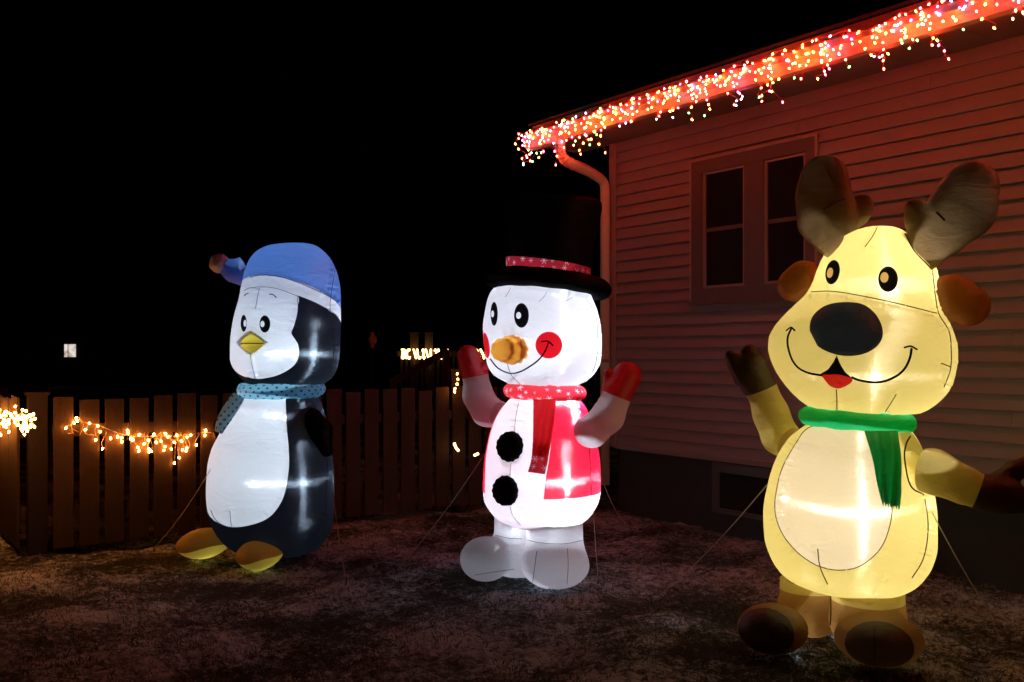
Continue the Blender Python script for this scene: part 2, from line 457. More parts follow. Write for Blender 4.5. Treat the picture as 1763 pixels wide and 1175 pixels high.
M['scarf_red'] = fabric('red_snowflake_nylon', (1, 1, 1), 0.5, 0.0, pattern=flakes((0.62, 0.03, 0.05), (0.88, 0.72, 0.74), 17))
M['band_red'] = fabric('red_snowflake_band', (1, 1, 1), 0.5, 0.0, pattern=flakes((0.58, 0.02, 0.045), (0.88, 0.75, 0.77), 14))
M['scarf_blue'] = fabric('blue_dotted_nylon', (1, 1, 1), 0.5, 0.0, pattern=dots((0.28, 0.60, 0.74), (0.02, 0.10, 0.24), 25))
M['seam'] = surface('stitched_seam', (0.03, 0.028, 0.028), 0.8, 0.2)
M['seam_light'] = surface('grey_stitching', (0.22, 0.23, 0.26), 0.8, 0.2)
M['seam_brown'] = surface('brown_stitching', (0.10, 0.05, 0.015), 0.8, 0.2)
M['rope'] = surface('grey_cord', (0.45, 0.42, 0.40), 0.8, 0.2, 40)
M['plastic_black'] = surface('black_plastic', (0.02, 0.02, 0.02), 0.5, 0.2)

# ------------------------------------------------------------------ setting: ground, snow, grass
def gheight(x, y):
    return (0.018 * np.sin(x * 2.1 + y * 1.3) + 0.014 * np.sin(x * 5.3 - y * 3.1 + 1) + 0.010 * np.sin(x * 11 + y * 9.7)
            + 0.007 * np.sin(x * 23.1 - y * 19.3 + 2) - 0.02)
def ground_material():
    m, t, out, N = nodes('frosted_lawn')
    tc = N('TexCoord'); co = tc.outputs['Object']
    a = N('TexNoise', Vector=co, Scale=1.3, Detail=3.0, Roughness=0.6)
    b = N('TexNoise', Vector=co, Scale=20.0, Detail=10.0, Roughness=0.85, Distortion=0.6)
    s = math_(N, 'ADD', math_(N, 'MULTIPLY', a.outputs[0], 0.38), math_(N, 'MULTIPLY', b.outputs[0], 0.62))
    rmp = N('ValToRGB', i0=s); rmp.color_ramp.elements[0].position = 0.475; rmp.color_ramp.elements[1].position = 0.56
    rmp.color_ramp.elements[0].color = (0, 0, 0, 1); rmp.color_ramp.elements[1].color = (1, 1, 1, 1)
    g = N('TexNoise', Vector=co, Scale=30.0, Detail=5.0)
    dirt = N('MixRGB', i0=g.outputs[0], i1=(0.010, 0.009, 0.007, 1), i2=(0.03, 0.03, 0.018, 1))
    c = N('MixRGB', i0=rmp.outputs[0], i1=dirt.outputs[0], i2=(0.47, 0.53, 0.64, 1))
    h = math_(N, 'ADD', math_(N, 'MULTIPLY', b.outputs[0], 1.0), math_(N, 'MULTIPLY', g.outputs[0], 0.5))
    bp = N('Bump', Strength=0.9, Distance=0.05, Height=h)
    bs = N('BsdfPrincipled', Base_Color=c.outputs[0], Roughness=0.9, Normal=bp.outputs[0]); bs.inputs['Specular IOR Level'].default_value = 0.15
    t.links.new(bs.outputs[0], out.inputs[0]); return m
def ground():
    xs = np.unique(np.concatenate([np.linspace(-90, -6, 14), np.linspace(-6, 5, 221), np.linspace(5, 90, 14)]))
    ys = np.unique(np.concatenate([np.linspace(-30, 2, 8), np.linspace(2, 11, 181), np.linspace(11, 160, 16)]))
    X, Y = np.meshgrid(xs, ys); near = np.exp(-np.maximum(0, np.hypot(X / 6, (Y - 6) / 6) - 1) * 2)
    Z = gheight(X, Y) * near - 0.02 * (1 - near)
    V = np.stack([X, Y, Z], -1).reshape(-1, 3); nx = len(xs); ny = len(ys)
    i = np.arange(ny - 1)[:, None] * nx; k = np.arange(nx - 1)[None]
    F = np.stack([i + k, i + k + 1, i + nx + k + 1, i + nx + k], -1).reshape(-1, 4)
    tag(mesh('ground', V, F, ground_material()), kind='structure')
ground()
def grass():
    n = 150000
    y = 2.3 + 7.0 * RNG.random(n) ** 1.25; x = (RNG.random(n) * 2 - 1) * 0.58 * y
    dens = np.sin(x * 1.9 + 1) * np.sin(y * 2.3) + np.sin(x * 4.7 - y * 3.9) + 0.6 * np.sin(x * 9 + y * 7)
    keep = dens + RNG.normal(0, 0.9, n) > -0.35; x, y = x[keep], y[keep]; n = len(x)
    z = gheight(x, y); h = 0.012 + 0.024 * RNG.random(n) ** 1.6; a = RNG.random(n) * 2 * PI; wd = 0.0014 + 0.0018 * RNG.random(n)
    ln = RNG.normal(0, 0.75, n) * h; la = RNG.random(n) * 2 * PI
    dx, dy = np.cos(a) * wd, np.sin(a) * wd; tx, ty = np.cos(la) * ln, np.sin(la) * ln
    z = z - 0.004
    V = np.stack([np.stack([x - dx, y - dy, z], -1), np.stack([x + dx, y + dy, z], -1),
                  np.stack([x + dx * .7 + tx * .4, y + dy * .7 + ty * .4, z + h * .6], -1), np.stack([x + tx, y + ty, z + h], -1)], 1).reshape(-1, 3)
    k = np.arange(n)[:, None] * 4
    F = np.concatenate([k + np.array([[0, 1, 2]]), k + np.array([[0, 2, 3]])])
    me = bpy.data.meshes.new('grass'); me.from_pydata(V, [], F.tolist()); me.update()
    m, t_, out, N = nodes('winter_grass')
    tc = N('TexCoord'); nz = N('TexNoise', Vector=tc.outputs['Object'], Scale=11.0, Detail=8.0, Roughness=0.8); rp = N('ValToRGB', i0=nz.outputs[0])
    rp.color_ramp.elements[0].position = 0.44; rp.color_ramp.elements[1].position = 0.66
    rp.color_ramp.elements[0].color = (0.022, 0.026, 0.012, 1); rp.color_ramp.elements[1].color = (0.24, 0.26, 0.30, 1)
    b = N('BsdfPrincipled', Base_Color=rp.outputs[0], Roughness=0.8); t_.links.new(b.outputs[0], out.inputs[0])
    tag(link('grass', me, m, None, False), 'short winter grass dusted with snow on the dark lawn', 'grass', kind='stuff')
grass()

# ------------------------------------------------------------------ setting: the house
C0 = np.array([0.949, 9.3]); DW = np.array([0.5681, -0.8230]); NW = np.array([-0.8230, -0.5681])
def W(t, out, z):
    q = C0 + t * DW + out * NW; return np.array([q[0], q[1], z])
def tpx(x):
    k = (x - CX) / FPX; return (k * C0[1] - C0[0]) / (DW[0] - k * DW[1])
M['siding'] = surface('cream_vinyl_siding', (0.185, 0.152, 0.16), 0.55, 0.06, 3.0, 0.15, 60, 0.3, stretch=(1, 1, 6))
M['trim'] = surface('cream_vinyl_trim', (0.24, 0.20, 0.195), 0.5, 0.05)
M['casing'] = surface('taupe_painted_casing', (0.075, 0.055, 0.05), 0.6, 0.12, 8, 0.1)
M['sash'] = surface('pale_window_sash', (0.20, 0.17, 0.16), 0.5, 0.08)
M['concrete'] = surface('grey_foundation', (0.02, 0.019, 0.018), 0.9, 0.3, 5, 0.4, 30)
M['soffit'] = surface('brown_soffit', (0.17, 0.12, 0.105), 0.6, 0.1)
M['gutter'] = surface('white_metal_gutter', (0.24, 0.21, 0.195), 0.4, 0.08, 4, spec=0.5)
M['spout'] = surface('white_metal_downspout', (0.5, 0.46, 0.43), 0.45, 0.08, 4, spec=0.5)
M['shingle'] = surface('dark_shingles', (0.03, 0.03, 0.03), 0.9, 0.4, 12, 0.5, 30)
def glass_mat(name, col=(0.01, 0.009, 0.009)):
    m, t, out, N = nodes(name)
    b = N('BsdfPrincipled', Base_Color=rgba(col), Roughness=0.08); b.inputs['Specular IOR Level'].default_value = 0.4
    t.links.new(b.outputs[0], out.inputs[0]); return m
M['glass'] = glass_mat('dark_window_glass')
Z0, Z1, EXP, LEN = 0.622, 3.458, 0.1013, 9.0
house = thing('house', 'house with pale horizontal siding, lit red by lights along its eave', 'house', (C0[0], C0[1], 0))
def wprism(name, prof, t0, t1, mat, parent, smooth=False):
    """profile of (out, z) points run along the wall from t0 to t1"""
    n = len(prof); V = [W(t0, o, z) for o, z in prof] + [W(t1, o, z) for o, z in prof]
    F = [[i, (i + 1) % n, n + (i + 1) % n, n + i] for i in range(n)] + [list(range(n))[::-1], list(range(n, 2 * n))]
    return mesh(name, V, F, mat, parent, smooth)
WT0, WT1, WZ0, WZ1 = tpx(1196), tpx(1409), 1.925, 3.105
wall = wprism('wall', [(-0.25, Z0), (-0.003, Z0), (-0.003, Z1), (-0.25, Z1)], 0, LEN, M['siding'], house)
gable = mesh('gable_wall', [W(0, -0.26, 0), W(0, -7, 0), W(0, -7, Z1), W(0, -3.5, Z1 + 1.3), W(0, -0.26, Z1), W(.02, -0.26, 0), W(.02, -7, 0), W(.02, -7, Z1), W(.02, -3.5, Z1 + 1.3), W(.02, -0.26, Z1)],
             [[0, 1, 2, 3, 4], [9, 8, 7, 6, 5], [0, 5, 6, 1], [1, 6, 7, 2], [2, 7, 8, 3], [3, 8, 9, 4], [4, 9, 5, 0]], M['siding'], house, False)
for k in range(28):
    a = Z0 + k * EXP; b = a + EXP
    prof = [(0.0, a), (0.023, a + 0.001), (0.025, a + 0.006), (0.015, a + 0.055), (0.0135, a + 0.062), (0.004, b - 0.001), (0.0, b - 0.001)]
    spans = [(0.075, LEN)]
    if b > WZ0 + 0.03 and a < WZ1 - 0.03: spans = [(0.075, WT0 - 0.002), (WT1 + 0.002, LEN)]
    for s0, s1 in spans:
        joint = None
        if s1 == LEN: joint = s0 + 1.1 + ((k * 7) % 5) * 0.55 + 1.0
        if joint:
            wprism('siding_board', prof, s0, joint - 0.0015, M['siding'], wall); wprism('siding_board', prof, joint + 0.0015, s1, M['siding'], wall)
        else:
            wprism('siding_board', prof, s0, s1, M['siding'], wall)
wprism('corner_trim', [(-0.02, Z0 - 0.01), (0.026, Z0 - 0.01), (0.026, Z1 - 0.004), (-0.02, Z1 - 0.004)], -0.02, 0.072, M['trim'], house)
wprism('foundation', [(-0.25, -0.3), (-0.045, -0.3), (-0.045, Z0 - 0.004), (-0.25, Z0 - 0.004)], 0.02, LEN, M['concrete'], house)
wprism('starter_strip', [(-0.004, Z0 - 0.03), (0.012, Z0 - 0.03), (0.012, Z0 - 0.002), (-0.004, Z0 - 0.002)], 0.03, LEN, M['trim'], house)
# main window
win = wprism('window', [(-0.002, WZ0 + 0.02), (0.004, WZ0 + 0.02), (0.004, WZ1 - 0.02), (-0.002, WZ1 - 0.02)], WT0 + 0.02, WT1 - 0.02, M['glass'], house)
tL0, tL1, tR0, tR1 = tpx(1214), tpx(1287), tpx(1320), tpx(1392)
zb, zt = WZ0 + 0.105, WZ1 - 0.10
def wbox(name, t0, t1, z0, z1, o0, o1, mat, parent): return wprism(name, [(o0, z0), (o1, z0), (o1, z1), (o0, z1)], t0, t1, mat, parent)
wbox('frame', WT0, WT1, zt, WZ1, 0.0045, 0.042, M['casing'], win); wbox('frame', WT0, WT1, WZ0, zb, 0.0045, 0.042, M['casing'], win)
wbox('frame', WT0, tL0, zb + 0.001, zt - 0.001, 0.0045, 0.040, M['casing'], win); wbox('frame', tL1, tR0, zb + 0.001, zt - 0.001, 0.0045, 0.040, M['casing'], win)
wbox('frame', tR1, WT1, zb + 0.001, zt - 0.001, 0.0045, 0.040, M['casing'], win)
wbox('sill', WT0 - 0.02, WT1 + 0.02, WZ0 - 0.03, WZ0 - 0.001, 0.0, 0.06, M['casing'], win)
wbox('channel_trim', WT0 - 0.022, WT1 + 0.022, WZ1 + 0.001, WZ1 + 0.02, 0.012, 0.046, M['trim'], win)
wbox('channel_trim', WT1 + 0.001, WT1 + 0.021, WZ0, WZ1, 0.012, 0.044, M['trim'], win)
wbox('channel_trim', WT0 - 0.021, WT0 - 0.001, WZ0, WZ1, 0.012, 0.044, M['trim'], win)
for a, b in ((tL0, tL1), (tR0, tR1)):
    e = 0.022
    wbox('sash', a + .002, a + e, zb + .002, zt - .002, 0.006, 0.03, M['sash'], win); wbox('sash', b - e, b - .002, zb + .002, zt - .002, 0.006, 0.03, M['sash'], win)
    wbox('sash', a + e + .001, b - e - .001, zt - e, zt - .002, 0.006, 0.029, M['sash'], win); wbox('sash', a + e + .001, b - e - .001, zb + .002, zb + e, 0.006, 0.029, M['sash'], win)
    zm = (zb + zt) / 2
    wbox('meeting_rail', a + e + .001, b - e - .001, zm - 0.016, zm + 0.016, 0.006, 0.02, M['casing'], win)
    wbox('pane', a + e, b - e, zm + 0.017, zt - e - .001, 0.0055, 0.011, M['glass'], win); wbox('pane', a + e, b - e, zb + e + .001, zm - 0.017, 0.0055, 0.009, M['glass'], win)
# basement window in the foundation
b0, b1 = tpx(1224), tpx(1345)
bw = wbox('basement_window', b0, b1, 0.16, 0.575, -0.046, -0.035, M['glass'], house)
M['old_frame'] = surface('grey_painted_frame', (0.06, 0.052, 0.05), 0.7, 0.2)
wbox('frame', b0, b1, 0.50, 0.576, -0.034, -0.012, M['old_frame'], bw); wbox('frame', b0, b0 + 0.07, 0.16, 0.499, -0.034, -0.012, M['old_frame'], bw)
wbox('frame', b1 - 0.07, b1, 0.16, 0.499, -0.034, -0.012, M['old_frame'], bw); wbox('frame', b0 + 0.071, b1 - 0.071, 0.16, 0.20, -0.034, -0.013, M['old_frame'], bw)
# eave: soffit, fascia, roof, gutter
OV, SG = 0.60, -0.46
for k in range(16):
    t0 = SG + k * 0.6
    wbox('soffit_panel', t0, t0 + 0.596, Z1 + 0.002, Z1 + 0.022, -0.02, OV - 0.022, M['soffit'], house)
wbox('fascia', SG, LEN + .1, Z1 - 0.055, Z1 + 0.17, OV - 0.02, OV, M['soffit'], house)
wbox('end_fascia', SG - 0.021, SG - 0.001, Z1 - 0.01, Z1 + 0.15, 0.0, OV - 0.001, M['soffit'], house)
wprism('roof', [(OV + 0.03, Z1 + 0.172), (OV + 0.03, Z1 + 0.195), (-3.6, Z1 + 1.62), (-3.6, Z1 + 1.59)], SG - 0.03, LEN + .1, M['shingle'], house)
GZ0, GZ1 = 3.402, 3.525
gut = wprism('gutter', [(OV + 0.002, GZ1), (OV + 0.002, GZ0), (OV + 0.075, GZ0), (OV + 0.085, GZ0 + 0.045), (OV + 0.118, GZ0 + 0.075), (OV + 0.118, GZ1), (OV + 0.11, GZ1), (OV + 0.11, GZ0 + 0.08), (OV + 0.078, GZ0 + 0.05), (OV + 0.07, GZ0 + 0.006), (OV + 0.008, GZ0 + 0.006), (OV + 0.008, GZ1)], SG, LEN + .1, M['gutter'], house)
dpath = smooth_path([W(0.04, OV + 0.05, GZ0 + 0.01), W(0.04, OV + 0.05, GZ0 - 0.09), W(0.03, OV - 0.02, GZ0 - 0.17), W(0.0, OV - 0.30, GZ0 - 0.23),
                     W(-0.03, 0.12, GZ0 - 0.285), W(-0.035, 0.075, GZ0 - 0.33), W(-0.035, 0.065, GZ0 - 0.40)], 12)
rr = 0.052 + 0.004 * np.sign(np.sin(np.arange(len(dpath)) * 2.1)) * (np.arange(len(dpath)) < 30)
ds = tube('downspout', np.vstack([dpath, [W(-0.035, 0.065, 0.25)]]), np.append(rr, 0.052), M['spout'], house, 16, sq=(1, 0.8))
for k, (a, b) in enumerate(((1.0, 0.2), (1.6, 0.3))): wbox('strap', -0.095, 0.025, 3.0 - a, 3.03 - a, 0.03, 0.118, M['trim'], ds)

# ------------------------------------------------------------------ setting: fences
M['wood'] = surface('weathered_fence_wood', (0.043, 0.028, 0.018), 0.8, 0.35, 3.0, 0.5, 30, 0.2, stretch=(6, 6, 0.6))
FA = np.array([-3.50, 7.30]); FD = np.array([0.8230, 0.5681]); FB = np.array([-0.5681, 0.8230]); FTOP = 1.155
M['shaded_post'] = surface('shade_darkened_post', (0.018, 0.014, 0.011), 0.9, 0.3, 4, 0.4, 30)  # corner post's shade put into its colour, darker than the fence wood
def picket(p, d, wd, z0, z1, parent, thick=0.02, jit=0.0, name='picket', mat=None):
    n = np.array([d[1], -d[0]]); V = []; F = []
    R = np.array([[d[0], n[0], 0], [d[1], n[1], 0], [0, 0, 1]])
    box(V, F, (0, -thick / 2, z0), (wd, thick / 2, z1), R, (p[0] + n[0] * jit, p[1] + n[1] * jit, 0))
    return mesh(name, V, F, mat or M['wood'], parent, False)
def fence(name, label, start, d, length, pitch, wd, posts, back=1):
    th = thing(name, label, 'fence', (start[0], start[1], 0))
    n = np.array([d[1], -d[0]]); s = 0.10
    while s < length:
        picket(start + d * s, d, wd * random.uniform(.97, 1.02), 0.03 + random.uniform(0, .02), FTOP + random.uniform(-.02, .02), th, jit=random.uniform(-.002, .002)); s += pitch
    n = n * back
    for z in (0.25, 0.86):
        picket(start - n * 0.034 + d * 0.10, d, length - 0.1, z, z + 0.09, th, 0.04, name='rail')
    for q in posts:
        picket(start + d * (q - .05) - n * 0.105, d, 0.10, -0.2, FTOP + 0.02, th, 0.10, name='post')
    return th
fence('picket_fence', 'dark wooden fence with gaps between its boards, behind the penguin', FA, FD, 5.1, 0.1825, 0.140, (1.9, 3.7))
side = fence('board_fence', 'wooden fence of close boards with a bright cluster of lights on it', FA - FD * 0.12, FB, 4.2, 0.146, 0.140, (1.8, 3.6), -1)
cp = thing('fence_post', 'dark square wooden post where the two fences meet', 'post', (FA[0], FA[1], 0))
picket(FA - FD * 0.06 + FB * 0.10, FD, 0.13, -0.2, FTOP + 0.02, cp, 0.11, name='shaft', mat=M['shaded_post'])
picket(FA - FD * 0.075 + FB * 0.10, FD, 0.16, FTOP + 0.021, FTOP + 0.045, cp, 0.14, name='cap', mat=M['shaded_post'])

# ------------------------------------------------------------------ behind the fence: deck rail, steps, lantern, neighbour
DK = 13.6
dk = thing('deck_railing', 'wooden deck railing with two tall posts beyond the fence', 'railing', P(690, HY + FPX * CH / DK, DK))
def slab(name, x0, x1, y0, y1, D, th, mat, parent):
    V = []; F = []; a = P(x0, y1, D); b = P(x1, y0, D)
    box(V, F, (a[0], D - th / 2, a[2]), (b[0], D + th / 2, b[2])); return mesh(name, V, F, mat, parent, False)
slab('rail', 684, 1046, 605, 614, DK, 0.06, M['wood'], dk); slab('rail', 684, 1046, 688, 694, DK, 0.04, M['wood'], dk)
for x in (707, 732): slab('post', x, x + 13, 574, 735, DK + 0.09, 0.09, M['wood'], dk)
for x in (708, 733): slab('post_cap', x - 3, x + 14, 572.5, 573.8, DK + 0.09, 0.11, M['wood'], dk)
for x in range(689, 1044, 9):
    slab('baluster', x, x + 4.5, 614.3, 690, DK - 0.01, 0.03, M['wood'], dk)
st = thing('stair_handrail', 'dark sloping handrail rising to the deck', 'handrail', P(690, 830, 12.4))
V = []; F = []
for a, b in (((672, 660), (772, 604)),):
    p0, p1 = P(*a, 12.4), P(*b, 12.4); q = (p1 - p0); L_ = np.linalg.norm(q); q /= L_
    R = np.stack([q, np.array([0, 1, 0]), np.cross(q, [0, 1, 0])], 1); box(V, F, (0, -.04, -.045), (L_, .04, .045), R, p0)
mesh('rail', V, F, M['wood'], st, False); slab('post', 672, 682, 655, 815, 12.4, 0.09, M['wood'], st); slab('post', 764, 774, 610, 815, 12.4, 0.09, M['wood'], st)
lan = thing('bird_feeder', 'small pale bird feeder on a thin pole beyond the fence', 'bird feeder', P(641, HY + FPX * CH / 12.0, 12.0))
M['feeder'] = surface('pale_feeder', (0.42, 0.24, 0.17), 0.6, 0.2)
def rev(name, x, prof, D, mat, parent, n=14):
    r = np.array(prof, float); V = []; F = []
    for y, rad in r:
        c = P(x, y, D)
        for k in range(n): V.append(c + rad * D / FPX * np.array([math.cos(2 * PI * k / n), math.sin(2 * PI * k / n), 0]))
    for i in range(len(r) - 1):
        for k in range(n): F.append([i * n + k, i * n + (k + 1) % n, (i + 1) * n + (k + 1) % n, (i + 1) * n + k])
    F.append(list(range(n))); F.append(list(range((len(r) - 1) * n, len(r) * n))[::-1]); return mesh(name, V, F, mat, parent)
rev('feeder_body', 641, [(572, 1), (573, 3), (578, 4), (580, 7), (588, 8), (591, 6), (593, 4), (600, 4)], 12.0, M['feeder'], lan)
rev('pole', 641, [(600, 1.4), (822, 1.4)], 12.0, M['plastic_black'], lan, 8)
nb = thing('neighbour_house', 'distant dark house with one small lit window', 'house', (-21, 44, 0))
M['dark_wall'] = surface('dark_stucco', (0.05, 0.045, 0.04), 0.9, 0.2)
V = []; F = []; box(V, F, (-26, 44, -0.1), (-14, 52, 3.0)); mesh('wall', V, F, M['dark_wall'], nb, False)
mesh('roof', [(-26.5, 43.5, 3.01), (-13.5, 43.5, 3.01), (-13.5, 52.5, 3.01), (-26.5, 52.5, 3.01), (-26.5, 48, 5.4), (-13.5, 48, 5.4)], [[0, 1, 5, 4], [2, 3, 4, 5], [1, 2, 5], [3, 0, 4], [3, 2, 1, 0]], M['shingle'], nb, False)
a = P(111, 615, 43.98); b = P(131.5, 593, 43.98)
def lit_pane():
    m, t, out, N = nodes('lit_window')
    tc = N('TexCoord'); wv = N('TexNoise', Vector=tc.outputs['Object'], Scale=5.0); rp = N('ValToRGB', i0=wv.outputs[0])
    rp.color_ramp.elements[0].color = (0.45, 0.36, 0.28, 1); rp.color_ramp.elements[1].color = (0.95, 0.85, 0.76, 1)
    rp.color_ramp.elements[0].position = .35; rp.color_ramp.elements[1].position = .6
    e = N('Emission', Color=rp.outputs[0], Strength=0.85); t.links.new(e.outputs[0], out.inputs[0]); return m
V = []; F = []; box(V, F, (a[0], 43.96, a[2]), (b[0], 43.99, b[2])); wn_ = mesh('window', V, F, lit_pane(), nb, False)
V = []; F = []; box(V, F, (a[0] - .06, 43.93, a[2] - .06), (b[0] + .06, 43.955, a[2] - .001)); box(V, F, (a[0] - .06, 43.93, b[2] + .001), (b[0] + .06, 43.955, b[2] + .06))
box(V, F, (a[0] - .06, 43.93, a[2]), (a[0] - .001, 43.955, b[2])); box(V, F, (b[0] + .001, 43.93, a[2]), (b[0] + .06, 43.955, b[2])); mesh('frame', V, F, M['dark_wall'], wn_, False)
V = []; F = []; box(V, F, (a[0] + .16, 43.94, a[2]), (a[0] + .185, 43.957, b[2])); mesh('mullion', V, F, M['sash'], wn_, False)

# ------------------------------------------------------------------ inflatable figures
def facing(deg): return np.array([-math.sin(math.radians(deg)), -math.cos(math.radians(deg))])
def led(parent, x, y, D, power, col=(1, 1, 1), r=0.022):
    l = bpy.data.lights.new('led_lamp', 'POINT'); l.energy = power; l.color = col; l.shadow_soft_size = r
    o = bpy.data.objects.new('led_lamp', l); COL.objects.link(o); o.parent = parent
    o.location = P(x, y, D) - base_of(parent); return o
def ring_scarf(name, cx, cy_, half, r, D, tilt, mat, parent, lump=0.0, fold=0, seed=0, tilt_f=0.0):
    """a padded collar, open on its inner side to the neck"""
    c = P(cx, cy_, D); R_ = half * D / FPX; rr_ = r * D / FPX; nu, nv = 120, 20; V = []; F = []; uv = []
    vv = np.linspace(-2.25, 2.25, nv)
    for i in range(nu):
        th = 2 * PI * i / nu; e = np.array([math.cos(th), math.sin(th), tilt * math.cos(th) + tilt_f * math.sin(th)])
        for v in vv:
            q = rr_ * (1 + lump * math.sin(fold * th + 2.2 * v + seed) * 0.6 + lump * 0.5 * math.sin(fold * 1.7 * th - 3 * v))
            V.append(c + e * (R_ + q * math.cos(v)) + np.array([0, 0, 1.0]) * q * math.sin(v))
    for i in range(nu):
        j = (i + 1) % nu
        for k in range(nv - 1):
            F.append([i * nv + k, j * nv + k, j * nv + k + 1, i * nv + k + 1])
            u0, u1 = 2 * PI * R_ * i / nu, 2 * PI * R_ * (i + 1) / nu; a, b = rr_ * vv[k], rr_ * vv[k + 1]
            uv += [(u0, a), (u1, a), (u1, b), (u0, b)]
    return mesh(name, V, F, mat, parent, True, uv)
def cloth_tail(name, sh, left, right, mat, parent, D=None, off=0.02, ruffle=0.012, n=40, m=14, waves=3.0, fray=0.0):
    L_ = smooth_path(left, 12); R_ = smooth_path(right, 12)
    li = np.linspace(0, 1, n); L_ = np.stack([np.interp(li, np.linspace(0, 1, len(L_)), L_[:, k]) for k in (0, 1)], -1)
    R_ = np.stack([np.interp(li, np.linspace(0, 1, len(R_)), R_[:, k]) for k in (0, 1)], -1)
    V = []; uv = []; F = []; last = D
    for i in range(n):
        for j in range(m):
            s = j / (m - 1); x, y = L_[i] * (1 - s) + R_[i] * s
            if fray: y += fray * li[i] ** 6 * math.sin(j * 2.4)
            h = None
            if sh is not None: h, nr = hit(sh.bvh, x, y)
            d = h[1] if h is not None else (last if last else 6.0)
            if h is not None: last = d
            d = d - off - ruffle * (1 + math.sin(s * waves * 2 * PI + li[i] * 5) * (0.4 + 0.6 * li[i]))
            V.append(P(x, y, d)); uv.append((V[-1][0] * 1.0, V[-1][2]))
    Fq = []
    for i in range(n - 1):
        for j in range(m - 1): Fq.append([i * m + j, i * m + j + 1, (i + 1) * m + j + 1, (i + 1) * m + j])
    luv = [uv[k] for q in Fq for k in q]
    o = mesh(name, V, Fq, mat, parent, True, luv)
    return o
def bounds(pts, pad):
    a = np.array(pts); return a.min(0) - pad, a.max(0) + pad
def limb(name, pts, rad, mat, parent, openc=None, openr=0, h=0.011, extra=None, k=0.04):
    pts = [np.asarray(p) for p in pts]
    fn = (lambda p: chain(p, pts, rad, k)) if extra is None else (lambda p: smin(chain(p, pts, rad, k), extra(p), 0.03))
    lo, hi = bounds(pts, max(rad) + 0.05 + (0.2 if extra is not None else 0)); V, F = surface_net(fn, lo, hi, h); sh = Shell(V, F)
    if openc is not None: sh.hole(openc, openr)
    return sh

# ---------- penguin
DP = 7.2; FP = facing(25)
peng = thing('inflatable_penguin', 'tall glowing inflatable penguin in a blue knit cap and dotted blue scarf', 'inflatable', (P(466, 960, DP)[0], DP, 0), 'lit inflatable figures on the lawn')
ph_r = [(419.3, 512, 522), (420.5, 492, 534), (424, 466, 545), (432, 447, 556), (440, 438, 564), (452, 430, 572), (472, 423, 580), (500, 417, 585), (520, 413, 585.5), (550, 405, 585.5),
        (585, 400, 584.5), (617, 399.5, 582.5), (635, 405, 579), (650, 416, 571), (662, 430, 556)]
V, F, cen = loft(ph_r, DP, 230, 150, captop=True); ph = Shell(V, F, cen, FP)
ph.crease([[(431, 606), (434, 630), (439.6, 655)], [(447, 496), (443, 515), (440, 536)], [(577, 462), (571, 500), (568, 530), (574, 580), (572, 625), (560, 650)],
           [(425, 480), (446, 474.4), (474, 475), (510, 485.5), (543, 499.6), (568.5, 511.5), (582, 521)], [(511, 520), (511, 545), (502, 573.5), (513.5, 594), (510, 625), (474, 648), (443, 653)]], 4.5, 0.007, 0.004, 10)
band_lo = [(430.6, 496), (456, 494.5), (479, 498), (512, 510), (548, 525), (568.5, 535)]
band_hi = [(431, 478), (446, 474), (474, 474.5), (510, 485.5), (543, 499.6), (568.5, 511.5)]
ph.mirrored(1, [(380, 440), (470, 440), (511, 505), (513, 528), (511, 545), (506, 563), (502, 573.5), (508, 584), (513.5, 594), (515, 609), (510, 625), (497, 637), (474, 648), (443, 653), (410, 654), (380, 654)], curve=True)
ph.plane(2, band_lo, above=True); ph.plane(3, band_hi, above=True)
for x, y, a, b, hx, ha, hb in ((419.6, 557, 5.2, 14.6, 421.8, 2.6, 6), (456, 558.2, 9.2, 14.9, 451.8, 3.6, 5.6)):
    ph.oval(4 if x < 430 else 6, x, y, a, b, 0, {1}); ph.oval(5 if x < 430 else 7, hx, y, ha, hb, 0, {4, 6})
ph.poly(99, [(414, 593), (429, 580), (440, 580), (455, 593), (440, 604), (430, 604)], {1})
tail_c = P(427, 470, DP); ph.hole(P(424, 468, DP), 0.10, {3})
ph.part(0, 'head_panel', M['black'], peng); face = ph.part(1, 'face_panel', M['white'], peng)
ph.part(2, 'hat_band', M['white'], peng); ph.part(3, 'hat', M['blue'], peng)
for a, b in ((4, 5), (6, 7)):
    e = ph.part(a, 'eye', M['print'], peng)
    if e: ph.part(b, 'eye_highlight', M['white'], e)
for q in ([(421, 510), (424, 506.5), (428, 505.5)], [(464, 507), (470, 507.5), (476, 513)]): seam('eyebrow', ph, q, peng, M['print'], 0.0035)
seam('seam', ph, [(431, 612), (434, 630), (439.6, 652)], peng, M['seam_light']); seam('seam', ph, [(447, 496), (443, 515), (440, 532)], peng, M['seam_light'])
seam('seam', ph, [(512, 510), (513, 528), (511, 545), (506, 563), (502, 573.5), (508, 584), (513.5, 594), (515, 609), (510, 625), (497, 637), (474, 648), (443, 653), (425, 649)], peng, M['seam'], 0.002)
seam('seam', ph, [(431, 478), (446, 474.4), (474, 475), (510, 485.5), (543, 499.6), (568.5, 511.5), (582, 521)], peng, M['seam'], 0.0022)
seam('seam', ph, [(421, 501), (431, 496), (456, 494.5), (479, 498), (512, 510), (548, 525), (568.5, 535), (583, 546)], peng, M['seam'], 0.0018)
seam('seam', ph, [(577, 462), (571, 500), (568, 530), (574, 580), (572, 625), (560, 650)], peng, M['seam'], 0.002)
